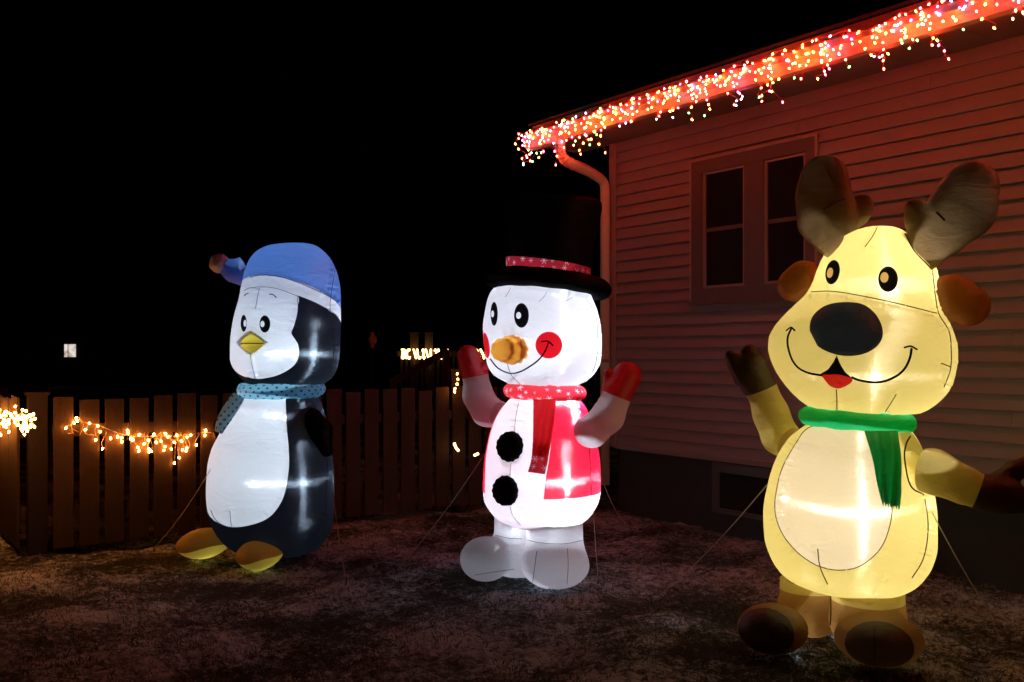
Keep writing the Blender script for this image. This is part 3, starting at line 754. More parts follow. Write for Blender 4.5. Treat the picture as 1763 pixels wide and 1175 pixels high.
# beak: two padded halves meeting at the mouth line
hb_, nb_ = hit(ph.bvh, 434, 592); ax = np.array([math.cos(math.radians(25)), -math.sin(math.radians(25)), 0]); up = np.array([0, 0, 1.0]); fw = np.array([FP[0], FP[1], 0])
V = []; F = []; nu_, nv_ = 25, 25
for i in range(nu_):
    u = -1 + 2 * i / (nu_ - 1); hh = 0.078 * max(0.0, 1 - abs(u) ** 1.35) + 0.001
    for j in range(nv_):
        v = -1 + 2 * j / (nv_ - 1)
        d = 0.115 * (1 - u * u) * (1 - abs(v) ** 1.5) ** 0.8 * (1 - 0.25 * math.exp(-(v * 9) ** 2)) - 0.035 - 0.05 * u * u
        V.append(hb_ + ax * (u * 0.125 - 0.008) + up * (v * hh) + fw * d)
for i in range(nu_ - 1):
    for j in range(nv_ - 1): F.append([i * nv_ + j, (i + 1) * nv_ + j, (i + 1) * nv_ + j + 1, i * nv_ + j + 1])
bk = mesh('beak', V, F, M['beak'], peng)
tube('mouth_line', [np.array(V[i * nv_ + nv_ // 2]) + fw * 0.002 for i in range(nu_)], 0.004, M['beak_seam'], bk, 6)
# cap tail and pompom
pts = [P(440, 462, DP), P(424, 468, DP), P(402, 467, DP - 0.02), P(386, 458, DP - 0.03)]
tl_ = limb('hat_tail', pts, [0.13, 0.105, 0.075, 0.055], M['blue'], peng, P(446, 462, DP), 0.16); tl_.part(0, 'hat_tail', M['blue'], peng)
pc = P(378, 454, DP - 0.04)
V, F = surface_net(lambda p: np.linalg.norm(p - pc, axis=1) - 0.072 - 0.006 * np.sin(p[:, 0] * 70) * np.sin(p[:, 1] * 65) * np.sin(p[:, 2] * 75), pc - 0.1, pc + 0.1, 0.008)
M['pompom'] = fabric('pompom_fleece', (0.70, 0.66, 0.64), 0.3, 0.0); mesh('pompom', V, F, M['pompom'], peng)
# body
pb_r = [(682, 421, 544), (690, 411, 549), (705, 403, 555), (720, 395, 559), (752, 378, 565), (776, 367, 569), (803, 361.5, 572), (845, 359.5, 574), (871, 360.5, 574), (892, 365, 573),
        (912, 374, 569), (932, 389, 559), (946, 410, 545), (954, 440, 522)]
V, F, cen = loft(pb_r, DP, 230, 150, capbot=True); pb = Shell(V, F, cen, FP)
pb.crease([[(494, 700), (497, 767), (498, 797), (496, 821), (482.5, 868.5), (447, 900), (399, 909), (369, 892)], [(540, 690), (552, 712), (562, 760), (563, 820), (560, 880), (548, 925)], [(394, 872), (397, 895), (399, 912)]], 4.5, 0.006, 0.004, 10)
pb.mirrored(1, [(330, 660), (491, 660), (492, 690), (494, 737), (497, 767), (498, 797), (496, 821), (491, 848), (482.5, 868.5), (467.6, 888), (447, 900), (420, 907), (399, 909), (370, 909), (330, 909)])
pb.part(1, 'belly_panel', M['white'], peng); pb.part(0, 'body_panel', M['black'], peng)
seam('seam', pb, [(492, 690), (494, 737), (497, 767), (498, 797), (496, 821), (491, 848), (482.5, 868.5), (467.6, 888), (447, 900), (420, 907), (399, 908), (381, 903), (369, 892), (363, 878)], peng, M['seam'], 0.002)
seam('seam', pb, [(396, 880), (397, 895), (399, 908)], peng, M['seam_light'], 0.002)
seam('seam', pb, [(540, 690), (552, 712), (562, 760), (563, 820), (560, 880), (548, 925)], peng, M['seam'], 0.0022)
ring_scarf('scarf', 484, 672, 62, 13, DP, 0.02, M['scarf_blue'], peng, 0.10, 5)
cloth_tail('scarf_tail', None, [(402, 676), (386, 698), (374, 720), (369, 742)], [(421, 686), (408, 712), (396, 730), (385, 749)], M['scarf_blue'], peng, DP - 0.16, 0.02, 0.025, 30, 10, 2)
lat = np.array([-FP[1], FP[0], 0])
for s in (1, -1):
    rc = np.array([*[P(468, 725, DP)[0], DP], P(468, 725, DP)[2]]) + lat * s * 0.375
    fl = limb('flipper', [rc - lat * s * .03, rc + lat * s * 0.05 + np.array([0, 0, -0.06]), rc + lat * s * 0.10 + np.array([0, .03, -0.20])], [0.10, 0.085, 0.045], M['black'], peng)
    fl.part(0, 'flipper', M['black_thick'], peng)
for fx, fy, fd, hw, ang in ((447, 954, 6.86, 0.152, -12), (351, 935, 7.24, 0.148, -40)):
    c = P(fx, fy, fd); c[2] = 0.095; an = math.radians(ang); R = np.array([[math.cos(an), -math.sin(an), 0], [math.sin(an), math.cos(an), 0], [0, 0, 1]])
    def ffn(p, c=c, R=R, hw=hw):
        q = (p - c) @ R; e = np.abs(q) / np.array([hw, 0.22, 0.112]); k0 = (e[:, 0] ** 1.7 + e[:, 1] ** 2 + e[:, 2] ** 1.6) ** 0.55
        return (k0 - 1) * 0.09
    V, F = surface_net(ffn, c - 0.28, c + 0.28, 0.011); fsh = Shell(V, F)
    fsh.cut(1, lambda p, c=c: p[:, 2] - (0.075 + 0.02 * np.sin((p[:, 0] - c[0]) * 14)))
    ft = fsh.part(0, 'foot', M['foot_top'], peng); fsh.part(1, 'sole', M['sole'], ft)
    l = led(peng, 0, 0, 1, 0.26, (1, 0.95, 0.85), 0.03); l.location = c + np.array([0, 0, -0.045]) - base_of(peng); l.name = 'foot_glow_lamp'

# ---------- snowman
DS = 6.5; FS = facing(36)
snow = thing('inflatable_snowman', 'glowing white inflatable snowman in a black top hat, red vest and mittens', 'inflatable', (P(934, 998, DS)[0], DS, 0), 'lit inflatable figures on the lawn')
sh_r = [(488, 864, 1000), (495, 852, 1010), (503, 845, 1015), (514, 840, 1019.5), (536, 835, 1028), (563, 831.5, 1034), (590, 832.5, 1035.5), (607, 835, 1035), (626, 838.5, 1033), (636, 842.5, 1028),
        (646, 850, 1021), (657, 868, 1008), (663, 880, 996)]
V, F, cen = loft(sh_r, DS, 230, 130); sh_ = Shell(V, F, cen, FS)
sh_.crease([[(872, 620), (880, 645), (896, 662)], [(943, 648), (946, 665)], [(1026, 545), (1029, 570), (1027, 590), (1028, 610), (1022, 636), (1008, 655)], [(1005, 588), (1030, 589.5)],
            [(846, 499), (880, 497), (940, 502), (985, 509), (1014, 515)]], 5, 0.008, 0.005, 13)
sh_.mirrored(8, [(945 + 23.2 * math.cos(t), 594.5 + 23 * math.sin(t)) for t in np.linspace(0, 2 * PI, 32, endpoint=False)], curve=False)
for x, y, a, b, hx, ha, hb in ((850.7, 540.8, 6.2, 20.6, 848, 2.6, 6), (897.8, 543.5, 12.7, 21.2, 892.9, 4.4, 6)):
    k = 4 if x < 870 else 6
    sh_.oval(k, x, y, a, b, 0, {0}); sh_.oval(k + 1, hx, y, ha, hb, 0, {4, 6})
nbase, nn_ = hit(sh_.bvh, 886, 603); sh_.hole(nbase, 0.092, {0})
hd = sh_.part(0, 'head', M['white'], snow)
for k in (4, 6):
    e = sh_.part(k, 'eye', M['print'], snow); sh_.part(k + 1, 'eye_highlight', M['white'], e)
sh_.cut(9, lambda p: p[:, 0] - P(880, 600, DS)[0], {8})
for k in (8, 9): sh_.part(k, 'cheek', M['cheek'], snow)
seam('smile', sh_, [(844.4, 618), (858, 634), (878.4, 643), (896, 640), (912.5, 631), (925, 622), (934, 612), (940, 601), (943.8, 590.6)], snow, M['print'], 0.005, 10)
seam('smile', sh_, [(931.5, 588.7), (943, 588), (952.5, 595.5)], snow, M['print'], 0.005, 8)
seam('seam', sh_, [(872, 620), (880, 645), (896, 662)], snow, M['seam_light'], 0.0025); seam('seam', sh_, [(943, 652), (946, 665)], snow, M['seam_light'], 0.0022)
seam('seam', sh_, [(1026, 545), (1029, 570), (1027, 590), (1028, 610), (1022, 636), (1008, 655), (994, 664)], snow, M['seam_light'], 0.0022); seam('seam', sh_, [(1011, 588), (1026, 589.5)], snow, M['seam_light'], 0.003)
for q in ([(879, 497), (874, 506), (870, 512)], [(942, 503), (936, 512), (928, 520)], [(985, 512), (980, 516), (974, 518)], [(1010, 516), (1016, 525), (1020, 532)]): seam('pucker', sh_, q, snow, M['seam_light'], 0.0018)
f3 = np.array([FS[0], FS[1], 0]); l3 = np.array([-FS[1], FS[0], 0])
tip = nbase + f3 * 0.125 + np.array([0.0, 0, 0.0])
def nosefn(p):
    ab = tip - (nbase - f3 * 0.05); q = p - (nbase - f3 * 0.05); t_ = np.clip(q @ ab / (ab @ ab), 0, 1); r_ = q - t_[:, None] * ab
    an = np.arctan2(r_[:, 2], r_ @ l3)
    return np.linalg.norm(r_, axis=1) - (0.090 - 0.014 * t_) * (1 + 0.03 * np.sin(an * 9 + t_ * 3)) + 0.008 * np.sin(t_ * 9)
V, F = surface_net(nosefn, np.minimum(nbase, tip) - 0.16, np.maximum(nbase, tip) + 0.16, 0.009); ns = Shell(V, F); ns.hole(nbase - f3 * 0.09, 0.10)
ns.part(0, 'nose', M['orange'], snow)
# hat
cr_r = [(345, 905, 1003), (346, 884, 1020), (349, 871, 1034), (356, 868, 1036), (400, 869, 1028), (440, 870.5, 1020), (462, 871, 1017), (478, 871, 1016), (492, 872, 1014)]
V, F, cen = loft(cr_r, DS, 120, 90, captop=True); hc = Shell(V, F, cen, FS)
hc.plane(1, [(880, 461.5), (929, 465), (978, 472), (1008, 475.5)], above=True); hc.plane(2, [(880, 441.5), (912.5, 443), (956, 448.5), (1008, 459)], above=True)
hc.part(0, 'hat_crown', M['black_thick'], snow); hc.part(2, 'hat_crown', M['black_thick'], snow)
hbnd = hc.part(1, 'hat_band', M['band_red'], snow)
me = hbnd.data; uvl = me.uv_layers.new(name='UVMap'); cc_ = np.array([P(943, 460, DS)[0], DS]) - base_of(snow)[:2]
for lp in me.loops:
    v = me.vertices[lp.vertex_index].co; uvl.data[lp.index].uv = (0.28 * math.atan2(v.y - cc_[1], v.x - cc_[0]), v.z)
c = P(943, 490, DS); V = []; F = []; nu_, nv_ = 100, 20
for i in range(nu_):
    th = 2 * PI * i / nu_; e = np.array([math.cos(th), math.sin(th), -0.105 * math.cos(th) - 0.05 * math.sin(th)])
    for k in range(nv_):
        ph_ = 2 * PI * k / nv_; V.append(c + e * (0.345 + 0.075 * math.cos(ph_)) + np.array([0, 0, 0.062 * math.sin(ph_) * (1 + 0.03 * math.sin(th * 11))]))
for i in range(nu_):
    for k in range(nv_): F.append([i * nv_ + k, ((i + 1) % nu_) * nv_ + k, ((i + 1) % nu_) * nv_ + (k + 1) % nv_, i * nv_ + (k + 1) % nv_])
mesh('hat_brim', V, F, M['black_thick'], snow)
# body with vest
sb_r = [(685, 880, 995), (692, 873, 1001), (705, 862, 1010), (720, 853, 1016), (756, 840.5, 1026), (799, 833, 1033), (838, 831, 1034), (860, 833, 1031), (879, 843, 1022), (893, 856, 1010),
        (901, 873, 996), (905, 882, 986)]
V, F, cen = loft(sb_r, DS, 230, 140); sb = Shell(V, F, cen, FS)
sb.crease([[(894, 690), (888, 720), (886, 745), (880, 797), (878, 830), (880, 875), (896, 904)], [(957, 880), (956, 905)], [(1006, 700), (1014, 770), (1016, 800), (1018, 852), (1010, 880), (1000, 898)], [(936, 859), (980, 859), (1018, 854)]], 5, 0.007, 0.005, 11)
vest_edge = [(955, 660), (955, 691), (951, 740), (946, 785), (941, 815), (938, 838), (936, 858)]
fS = np.array([FS[0], FS[1]]); lS = np.array([-FS[1], FS[0]])
e3 = [hit(sb.bvh, x, y)[0] for x, y in vest_edge[1:]]
ez = np.array([p[2] for p in e3])[::-1]; ea = []
for p in e3:
    cxx, cyy = cen(p[2]); d = np.array([p[0] - cxx, p[1] - cyy]); ea.append(math.atan2(d @ lS, d @ fS))
ea = np.array(ea)[::-1]; vest_z = hit(sb.bvh, 975, 859)[0][2]
def vest(p):
    cxx, cyy = cen(p[:, 2]); d = np.stack([p[:, 0] - cxx, p[:, 1] - cyy], -1); an = np.abs(np.arctan2(d @ lS, d @ fS))
    return np.maximum((np.interp(p[:, 2], ez, ea) - an) * 0.38, vest_z - p[:, 2])
sb.cut(1, vest)
armR0 = P(1012, 742, 6.27); armL0 = P(858, 722, 6.73)
sb.hole(armR0, 0.092); sb.hole(armL0, 0.092)
sb.part(0, 'body', M['white'], snow); sb.part(1, 'vest', M['red'], snow)
seam('seam', sb, [(894, 690), (888, 720), (886, 745)], snow, M['seam_light'], 0.0018); seam('seam', sb, [(880, 797), (878, 815), (879, 830)], snow, M['seam_light'], 0.0018)
seam('seam', sb, [(878, 872), (884, 890), (896, 904)], snow, M['seam_light'], 0.002); seam('seam', sb, [(957, 886), (956, 905)], snow, M['seam_light'], 0.002)
seam('seam', sb, [(1014, 770), (1016, 800), (1018, 852)], snow, M['seam'], 0.003); seam('seam', sb, [(1018, 855), (1010, 880), (1000, 898)], snow, M['seam_light'], 0.002)
seam('seam', sb, [(990, 692), (994, 705), (997, 714)], snow, M['seam'], 0.0025)
ring_scarf('scarf', 938, 675, 59, 12.5, DS, -0.035, M['scarf_red'], snow, 0.05, 6)
for bx, by, a, b in ((878.7, 769.4, 23.3, 26.5), (870.8, 845, 22, 26)):
    h_, n_ = hit(sb.bvh, bx, by); s_ = DS * 0.94 / FPX; tx_ = np.cross([0, 0, 1], n_); tx_ /= np.linalg.norm(tx_); ty_ = np.cross(n_, tx_); V = []; F = []; nr_, na_ = 9, 48
    for i in range(nr_):
        r_ = i / (nr_ - 1)
        for k in range(na_):
            an = 2 * PI * k / na_; sc_ = r_ * b * s_ * (1 + 0.025 * math.sin(an * 14) * r_)
            V.append(h_ + tx_ * math.cos(an) * sc_ * 0.97 + ty_ * math.sin(an) * sc_ + n_ * (0.012 + 0.05 * math.sqrt(max(0, 1 - r_ ** 2.2)) + 0.003 * math.sin(an * 14) * r_))
    for i in range(nr_ - 1):
        for k in range(na_): F.append([i * na_ + k, (i + 1) * na_ + k, (i + 1) * na_ + (k + 1) % na_, i * na_ + (k + 1) % na_])
    V = np.array(V); n0 = len(V); V = np.vstack([V, V[(nr_ - 1) * na_:] - n_ * 0.035]); F += [[(nr_ - 1) * na_ + k, n0 + k, n0 + (k + 1) % na_, (nr_ - 1) * na_ + (k + 1) % na_] for k in range(na_)]
    mesh('button', V, F, M['black_thick'], snow)
cloth_tail('scarf_tail', sb, [(917, 762), (915, 790), (909, 813)], [(946, 762), (944, 790), (938, 817)], M['scarf_red'], snow, None, 0.012, 0.008)
cloth_tail('scarf_tail', sb, [(918, 688), (918, 735), (917, 784)], [(957, 688), (952, 740), (944, 788)], M['tail_red'], snow, None, 0.035, 0.012)
# arms and mittens
def arm(parent, pts, rad, hand, hrad, thumb, trad, cutp, cutn, sleeve_m, hand_m, hand_name, openc, openr, extra=None):
    pts = [np.asarray(q) for q in pts]; hand = [np.asarray(q) for q in hand]; thumb = [np.asarray(q) for q in thumb]
    def fn(p):
        d = chain(p, pts, rad, 0.05); d = smin(d, chain(p, hand, hrad, 0.03), 0.02); d = smin(d, chain(p, thumb, trad, 0.02), 0.012)
        return d
    lo, hi = bounds(pts + hand + thumb, 0.16); V, F = surface_net(fn, lo, hi, 0.0105); sh = Shell(V, F)
    sh.cut(1, lambda p: (p - np.asarray(cutp)) @ np.asarray(cutn)); sh.hole(openc, openr)
    a = sh.part(0, 'arm', sleeve_m, parent); sh.part(1, hand_name, hand_m, parent); return sh
def dirv(a, b):
    d = np.asarray(b) - np.asarray(a); return d / np.linalg.norm(d)
a0, a1, a2, a3 = P(1003, 744, 6.33), P(1019, 743, 6.17), P(1046, 718, 6.14), P(1061, 684, 6.14)
arm(snow, [a0, a1, a2, a3], [0.085, 0.092, 0.094, 0.092], [P(1063, 672, 6.14), P(1079, 648, 6.14)], [0.096, 0.09], [P(1056, 666, 6.13), P(1048, 644, 6.13)], [0.05, 0.034],
    P(1062, 683, 6.14), dirv(P(1075, 645, 6.14), a2), M['white'], M['red_dark'], 'mitten', armR0 + (armR0 - a1) * 0.55, 0.125)
b0, b1, b2, b3 = P(866, 716, 6.68), P(838, 708, 6.76), P(823, 682, 6.78), P(819, 648, 6.78)
arm(snow, [b0, b1, b2, b3], [0.09, 0.098, 0.096, 0.088], [P(815, 640, 6.78), P(806, 614, 6.78)], [0.09, 0.078], [P(826, 636, 6.76), P(834, 633, 6.74)], [0.05, 0.036],
    P(819, 648, 6.78), dirv(P(810, 615, 6.78), b2), M['white'], M['red_dark'], 'mitten', P(876, 718, 6.64), 0.125)
# legs and boots
def boot(parent, leg, lr, toe, tr, squash, leg_m, foot_m, zcut, openr, toe_m=None, toe_c=None, toe_r=0, k=0.05, sole_m=None, leg_top=None):
    lx, ly = leg; tx_, ty_ = toe; top = leg_top
    def fn(p):
        q = p.copy(); d = cone(q, (lx, ly, 0.16), (lx, ly, top), lr, lr * 0.98)
        mid = np.array([(lx + tx_) / 2, (ly + ty_) / 2])
        e = smin(ellipsoid(p, (tx_, ty_, tr * squash), (tr, tr, tr * squash)), ellipsoid(p, (lx, ly, tr * squash * 1.1), (tr * 0.85, tr * 0.85, tr * squash * 1.1)), 0.08)
        d = smin(d, e, k); return np.maximum(d, 0.012 - p[:, 2] - 0.0)
    lo = np.array([min(lx, tx_) - tr - 0.1, min(ly, ty_) - tr - 0.1, -0.02]); hi = np.array([max(lx, tx_) + tr + 0.1, max(ly, ty_) + tr + 0.1, top + lr + 0.05])
    V, F = surface_net(fn, lo, hi, 0.0115); sh = Shell(V, F); sh.V0 = sh.V0
    sh.cut(1, lambda p: p[:, 2] - zcut)
    if toe_m: sh.cut(2, lambda p: np.linalg.norm((p - np.asarray(toe_c)) * np.array([1, 1, 1.05]), axis=1) - toe_r, {1})
    if sole_m: sh.cut(3, lambda p: p[:, 2] - 0.06, {1})
    sh.cut(99, lambda p: (top - 0.02) - p[:, 2])
    sh.part(0, 'leg', leg_m, parent); ft = sh.part(1, 'foot', foot_m, parent)
    if toe_m: sh.part(2, 'toe_cap', toe_m, ft)
    if sole_m: sh.part(3, 'sole', sole_m, ft)
    return sh
def gpt(x, D): return ((x - CX) * D / FPX, D)
zb_ = P(900, 888, DS)[2]
s1 = boot(snow, gpt(955, 6.38), 0.185, gpt(956, 6.27), 0.215, 0.66, M['white'], M['white'], 0.265, 0.2, leg_top=zb_)
s2 = boot(snow, gpt(893, 6.58), 0.165, gpt(836, 6.46), 0.168, 0.86, M['white'], M['white'], 0.265, 0.2, leg_top=zb_)
for q in ([(924, 950), (921, 975), (917, 1003)], [(977, 945), (978, 975), (976, 1006)], [(901, 912), (898, 940), (897, 975)]): seam('seam', s1, q, snow, M['seam_light'], 0.0022)
for q in ([(904, 929), (930, 935), (970, 937), (1002, 931)],): seam('seam', s1, q, snow, M['seam_light'], 0.0022)
for q in ([(805, 965), (805, 990)], [(818, 990), (850, 985), (885, 980)], [(853, 922), (875, 927), (898, 928)]): seam('seam', s2, q, snow, M['seam_light'], 0.0022)

# ---------- reindeer
DR = 5.1; FR = facing(38)
deer = thing('inflatable_reindeer', 'glowing yellow inflatable reindeer with brown antlers and a green scarf', 'inflatable', (P(1452, 1106, DR)[0], DR, 0), 'lit inflatable figures on the lawn')
dh_r = [(390.5, 1503, 1523), (392, 1490, 1534), (396, 1475, 1546), (403, 1456, 1556), (412, 1442, 1565), (428, 1428, 1577), (463, 1411, 1603), (490, 1402, 1609), (505, 1395, 1611), (522, 1380, 1613),
        (541, 1363, 1619), (565, 1346, 1631), (583, 1338, 1637), (600, 1337, 1640.5), (615, 1340, 1641), (640, 1350, 1638), (667, 1365, 1628), (690, 1384, 1609), (704, 1402, 1590), (709, 1410, 1580)]
V, F, cen = loft(dh_r, DR, 260, 180, fwd=[(380, 0.0), (480, 0.0), (560, 0.07), (640, 0.07), (714, 0.0)], f=FR, captop=True); dh = Shell(V, F, cen, FR)
dh.crease([[(1390, 503), (1430, 502), (1473, 508), (1540, 522), (1618, 541)], [(1510, 391), (1502, 408), (1489, 428)], [(1472, 507), (1468, 525)], [(1440, 660), (1441, 690), (1441, 712)], [(1612, 624), (1640, 633)],
           [(1543, 679), (1535, 692), (1522, 712)], [(1605, 466), (1610, 510), (1616, 541), (1633, 570), (1637, 600), (1636, 635), (1625, 667)]], 6, 0.010, 0.005, 13)
dh.oval(4, 1433.5, 469, 12.2, 21.2, 0.18, {0}); dh.oval(5, 1429, 470, 5.2, 9, 0.18, {4})
dh.oval(6, 1529, 481, 17, 22, 0.0, {0}); dh.oval(7, 1522.6, 478, 7, 9.2, 0.1, {6})
nose_poly = [(1394, 570), (1399, 545), (1420, 527), (1450, 520.5), (1485, 524), (1509, 543), (1520, 570), (1514, 592), (1492, 608), (1460, 613.5), (1430, 608), (1404, 593)]
dh.poly(8, nose_poly, {0})
dh.poly(9, [(1440, 610), (1436, 622), (1426, 636), (1411, 645), (1418, 651), (1440, 647), (1462, 651), (1468, 652), (1455, 641), (1446, 626)], {0}, False)
dh.poly(10, [(1414, 647), (1428, 645.5), (1441, 645), (1455, 648), (1468, 653), (1462, 662), (1442, 669.5), (1424, 661)], {0, 9})
for r_, al in ((10, None),): pass
antR, antL = hit(dh.bvh, 1574, 434)[0], hit(dh.bvh, 1440, 424)[0]
lR3 = np.array([-FR[1], FR[0], 0]); f3r = np.array([FR[0], FR[1], 0])
dh.hole(P(1592, 432, antR[1] + 0.05), 0.072, {0}); dh.hole(antL + np.array([0, 0.05, 0]), 0.075, {0})
# padded nose: push its panel outwards
npl = closed_curve(nose_poly)
for fc in list(dh.bm.faces): pass
nv_set = {v for fc in dh.bm.faces if fc[dh.reg] == 8 for v in fc.verts}
vl = list(nv_set); sd = -poly_sdf(proj(np.array([v.co for v in vl])), npl)
mv = [(v, Vector((FR[0] * 0.8, FR[1], 0)).normalized() * 0.055 * math.sqrt(max(0.0, 1 - (1 - min(max(s, 0) / 40.0, 1)) ** 2))) for v, s in zip(vl, sd) if s > 0.3]
for v, d in mv: v.co += d
dh.part(0, 'head', M['yellow'], deer); dh.part(8, 'nose', M['navy'], deer); mo = dh.part(9, 'mouth', M['print'], deer); dh.part(10, 'tongue', M['tongue'], deer)
for k in (4, 6):
    e = dh.part(k, 'eye', M['print'], deer); dh.part(k + 1, 'eye_highlight', M['tan_print'], e)
SB = M['seam_brown']
seam('smile', dh, [(1363, 567), (1357.5, 580), (1357, 593), (1360, 607), (1365, 620), (1373, 631), (1383, 638), (1395, 642.5), (1406, 644.5), (1416, 646)], deer, M['print'], 0.0055, 8, 0.003)
seam('smile', dh, [(1466, 649), (1480, 654.5), (1504, 658), (1522, 656), (1535.5, 651), (1549, 643), (1559, 631.7), (1566, 616), (1569, 600)], deer, M['print'], 0.006, 8, 0.003)
seam('smile', dh, [(1354, 570), (1362, 564.5), (1369, 570)], deer, M['print'], 0.0045); seam('smile', dh, [(1556, 599), (1568, 596.5), (1579, 602)], deer, M['print'], 0.0045)
seam('seam', dh, [(1397, 503), (1430, 502), (1473, 508), (1540, 522), (1613, 540)], deer, SB, 0.0028, 10)
seam('seam', dh, [(1510, 393), (1502, 408), (1489, 426)], deer, SB, 0.0025); seam('seam', dh, [(1472, 507), (1470, 520)], deer, SB, 0.003); seam('seam', dh, [(1440, 671), (1441, 690), (1441, 708)], deer, SB, 0.003)
seam('seam', dh, [(1441, 585), (1440, 613)], deer, M['print'], 0.003, 6, 0.062); seam('seam', dh, [(1440.5, 645), (1441, 669)], deer, M['print'], 0.003)
seam('seam', dh, [(1620, 626), (1629, 629), (1637, 632)], deer, SB, 0.003); seam('seam', dh, [(1543, 679), (1535, 692), (1522, 712)], deer, SB, 0.0025)
seam('seam', dh, [(1558, 403), (1572, 430), (1590, 450), (1604, 464)], deer, SB, 0.004); seam('seam', dh, [(1605, 466), (1610, 510), (1616, 541), (1633, 570), (1637, 600), (1636, 635), (1625, 667)], deer, SB, 0.003)
# antlers
def antler(root, main, mr, small, sr, flat, openr):
    pts = [root] + main; n_ = flat / np.linalg.norm(flat)
    def fn(p):
        q = p - root; q = q + n_ * (q @ n_)[:, None] * 0.7; q = q + root          # flattened across
        d = chain(q, pts, mr, 0.05); d = smin(d, chain(q, small, sr, 0.03), 0.018); return d
    lo, hi = bounds(pts + small, 0.18); V, F = surface_net(fn, lo, hi, 0.0115); sh = Shell(V, F); sh.hole(root, openr)
    sh.part(0, 'antler', M['antler'], deer); return sh
d1 = antR[1] + 0.07
asR = antler(P(1562, 452, d1 + .02), [P(1592, 428, d1), P(1628, 395, d1 - .01), P(1660, 362, d1 - .02), P(1676, 327, d1 - .02)], [0.07, 0.105, 0.125, 0.155, 0.135], [P(1612, 398, d1), P(1586, 378, d1), P(1576, 361, d1)], [0.10, 0.075, 0.055], f3r, 0.085)
d2 = antL[1] + 0.10
asL = antler(P(1456, 440, d2), [P(1436, 408, d2), P(1420, 375, d2), P(1413, 335, d2), P(1414, 306, d2)], [0.06, 0.10, 0.145, 0.135, 0.125], [P(1440, 385, d2), P(1476, 366, d2), P(1485, 355, d2)], [0.10, 0.07, 0.062], f3r, 0.08)
seam('seam', asR, [(1612, 366), (1620, 374), (1626, 380)], deer, SB, 0.004); seam('seam', asL, [(1455, 343), (1440, 349), (1418, 361)], deer, SB, 0.004)
# ears
for pts, rd in (([P(1605, 505, 4.98), P(1640, 512, 4.93), P(1668, 527, 4.91)], [0.075, 0.105, 0.10]), ([P(1408, 480, 5.24), P(1385, 484, 5.28), P(1366, 492, 5.30)], [0.075, 0.10, 0.085])):
    es = limb('ear', pts, rd, M['brown'], deer, pts[0] + (pts[0] - pts[1]) * 0.35, 0.10)
    es.part(0, 'ear', M['brown'], deer)
# body
db_r = [(731, 1395, 1556), (736, 1388, 1560), (758, 1362, 1574), (797, 1339, 1588), (840, 1326, 1597), (890, 1318.5, 1602), (931, 1320.5, 1602), (963, 1330, 1595), (985, 1343, 1583),
        (1000, 1360, 1570), (1011, 1385, 1553), (1015, 1398, 1542)]
V, F, cen = loft(db_r, DR, 260, 160); db = Shell(V, F, cen, FR)
db.crease([[(1521, 785), (1536, 850), (1532, 905), (1503, 959), (1444, 982), (1385, 961), (1344, 913), (1334.7, 881), (1337, 845), (1348, 804), (1371, 763)], [(1408, 940), (1412, 976), (1425, 1010)], [(1524, 995), (1509, 1022)],
           [(1592, 850), (1597, 895), (1596, 930), (1588, 965), (1570, 995)]], 6, 0.008, 0.005, 13)
belly = [(1485, 738), (1505, 750), (1521, 785), (1531, 820), (1536, 850), (1535.5, 880), (1532, 905), (1521, 936), (1503, 959), (1476, 977), (1444, 982), (1412, 976), (1385, 961), (1362, 940), (1344, 913), (1334.7, 881), (1337, 845), (1348, 804), (1371, 763), (1391, 738), (1430, 728)]
db.poly(1, belly)
arR = P(1574, 806, 4.80); arL = P(1347, 766, 5.35)
db.hole(arR, 0.085); db.hole(arL, 0.085)
db.part(0, 'body', M['yellow'], deer); db.part(1, 'belly_panel', M['cream'], deer)
seam('seam', db, belly[1:] , deer, SB, 0.0024, 6)
seam('seam', db, [(1408, 945), (1412, 976), (1425, 1006)], deer, SB, 0.003); seam('seam', db, [(1521, 1002), (1509, 1020)], deer, SB, 0.003)
seam('seam', db, [(1592, 860), (1597, 895), (1596, 930), (1588, 965), (1570, 995)], deer, SB, 0.003, 8); seam('seam', db, [(1567, 752), (1560, 765), (1557, 790), (1567, 836), (1590, 852)], deer, SB, 0.004)
ring_scarf('scarf', 1475, 722, 80, 16, DR, -0.06, M['green'], deer, 0.07, 7, 1.0)
cloth_tail('scarf_tail', db, [(1488, 742), (1502, 790), (1508, 822), (1513, 846), (1519, 868)], [(1546, 742), (1552, 790), (1552, 830), (1552, 852), (1549, 876)], M['green_dark'], deer, None, 0.03, 0.028, 44, 18, 2.2, 5)
c0, c1, c2 = P(1560, 804, 4.92), P(1606, 812, 4.74), P(1660, 836, 4.66)
arm(deer, [c0, c1, c2], [0.092, 0.098, 0.092], [P(1690, 848, 4.64), P(1728, 852, 4.62), P(1752, 862, 4.62)], [0.085, 0.085, 0.06], [P(1718, 836, 4.63), P(1746, 812, 4.63), P(1764, 800, 4.63)], [0.06, 0.045, 0.036],
    P(1684, 845, 4.64), dirv(P(1728, 856, 4.62), c1), M['yellow'], M['hoof'], 'hoof', arR + (arR - c1) * 0.45, 0.13)
e0, e1, e2, e3 = P(1366, 768, 5.30), P(1343, 752, 5.37), P(1328, 715, 5.40), P(1313, 674, 5.40)
arm(deer, [e0, e1, e2, e3], [0.085, 0.09, 0.088, 0.084], [P(1303, 660, 5.40), P(1293, 632, 5.40), P(1291, 607, 5.40)], [0.092, 0.088, 0.045], [P(1284, 645, 5.40), P(1268, 624, 5.40), P(1258, 613, 5.40)], [0.075, 0.05, 0.032],
    P(1309, 671, 5.40), dirv(P(1290, 625, 5.40), e2), M['yellow'], M['hoof'], 'hoof', P(1378, 774, 5.26), 0.12)
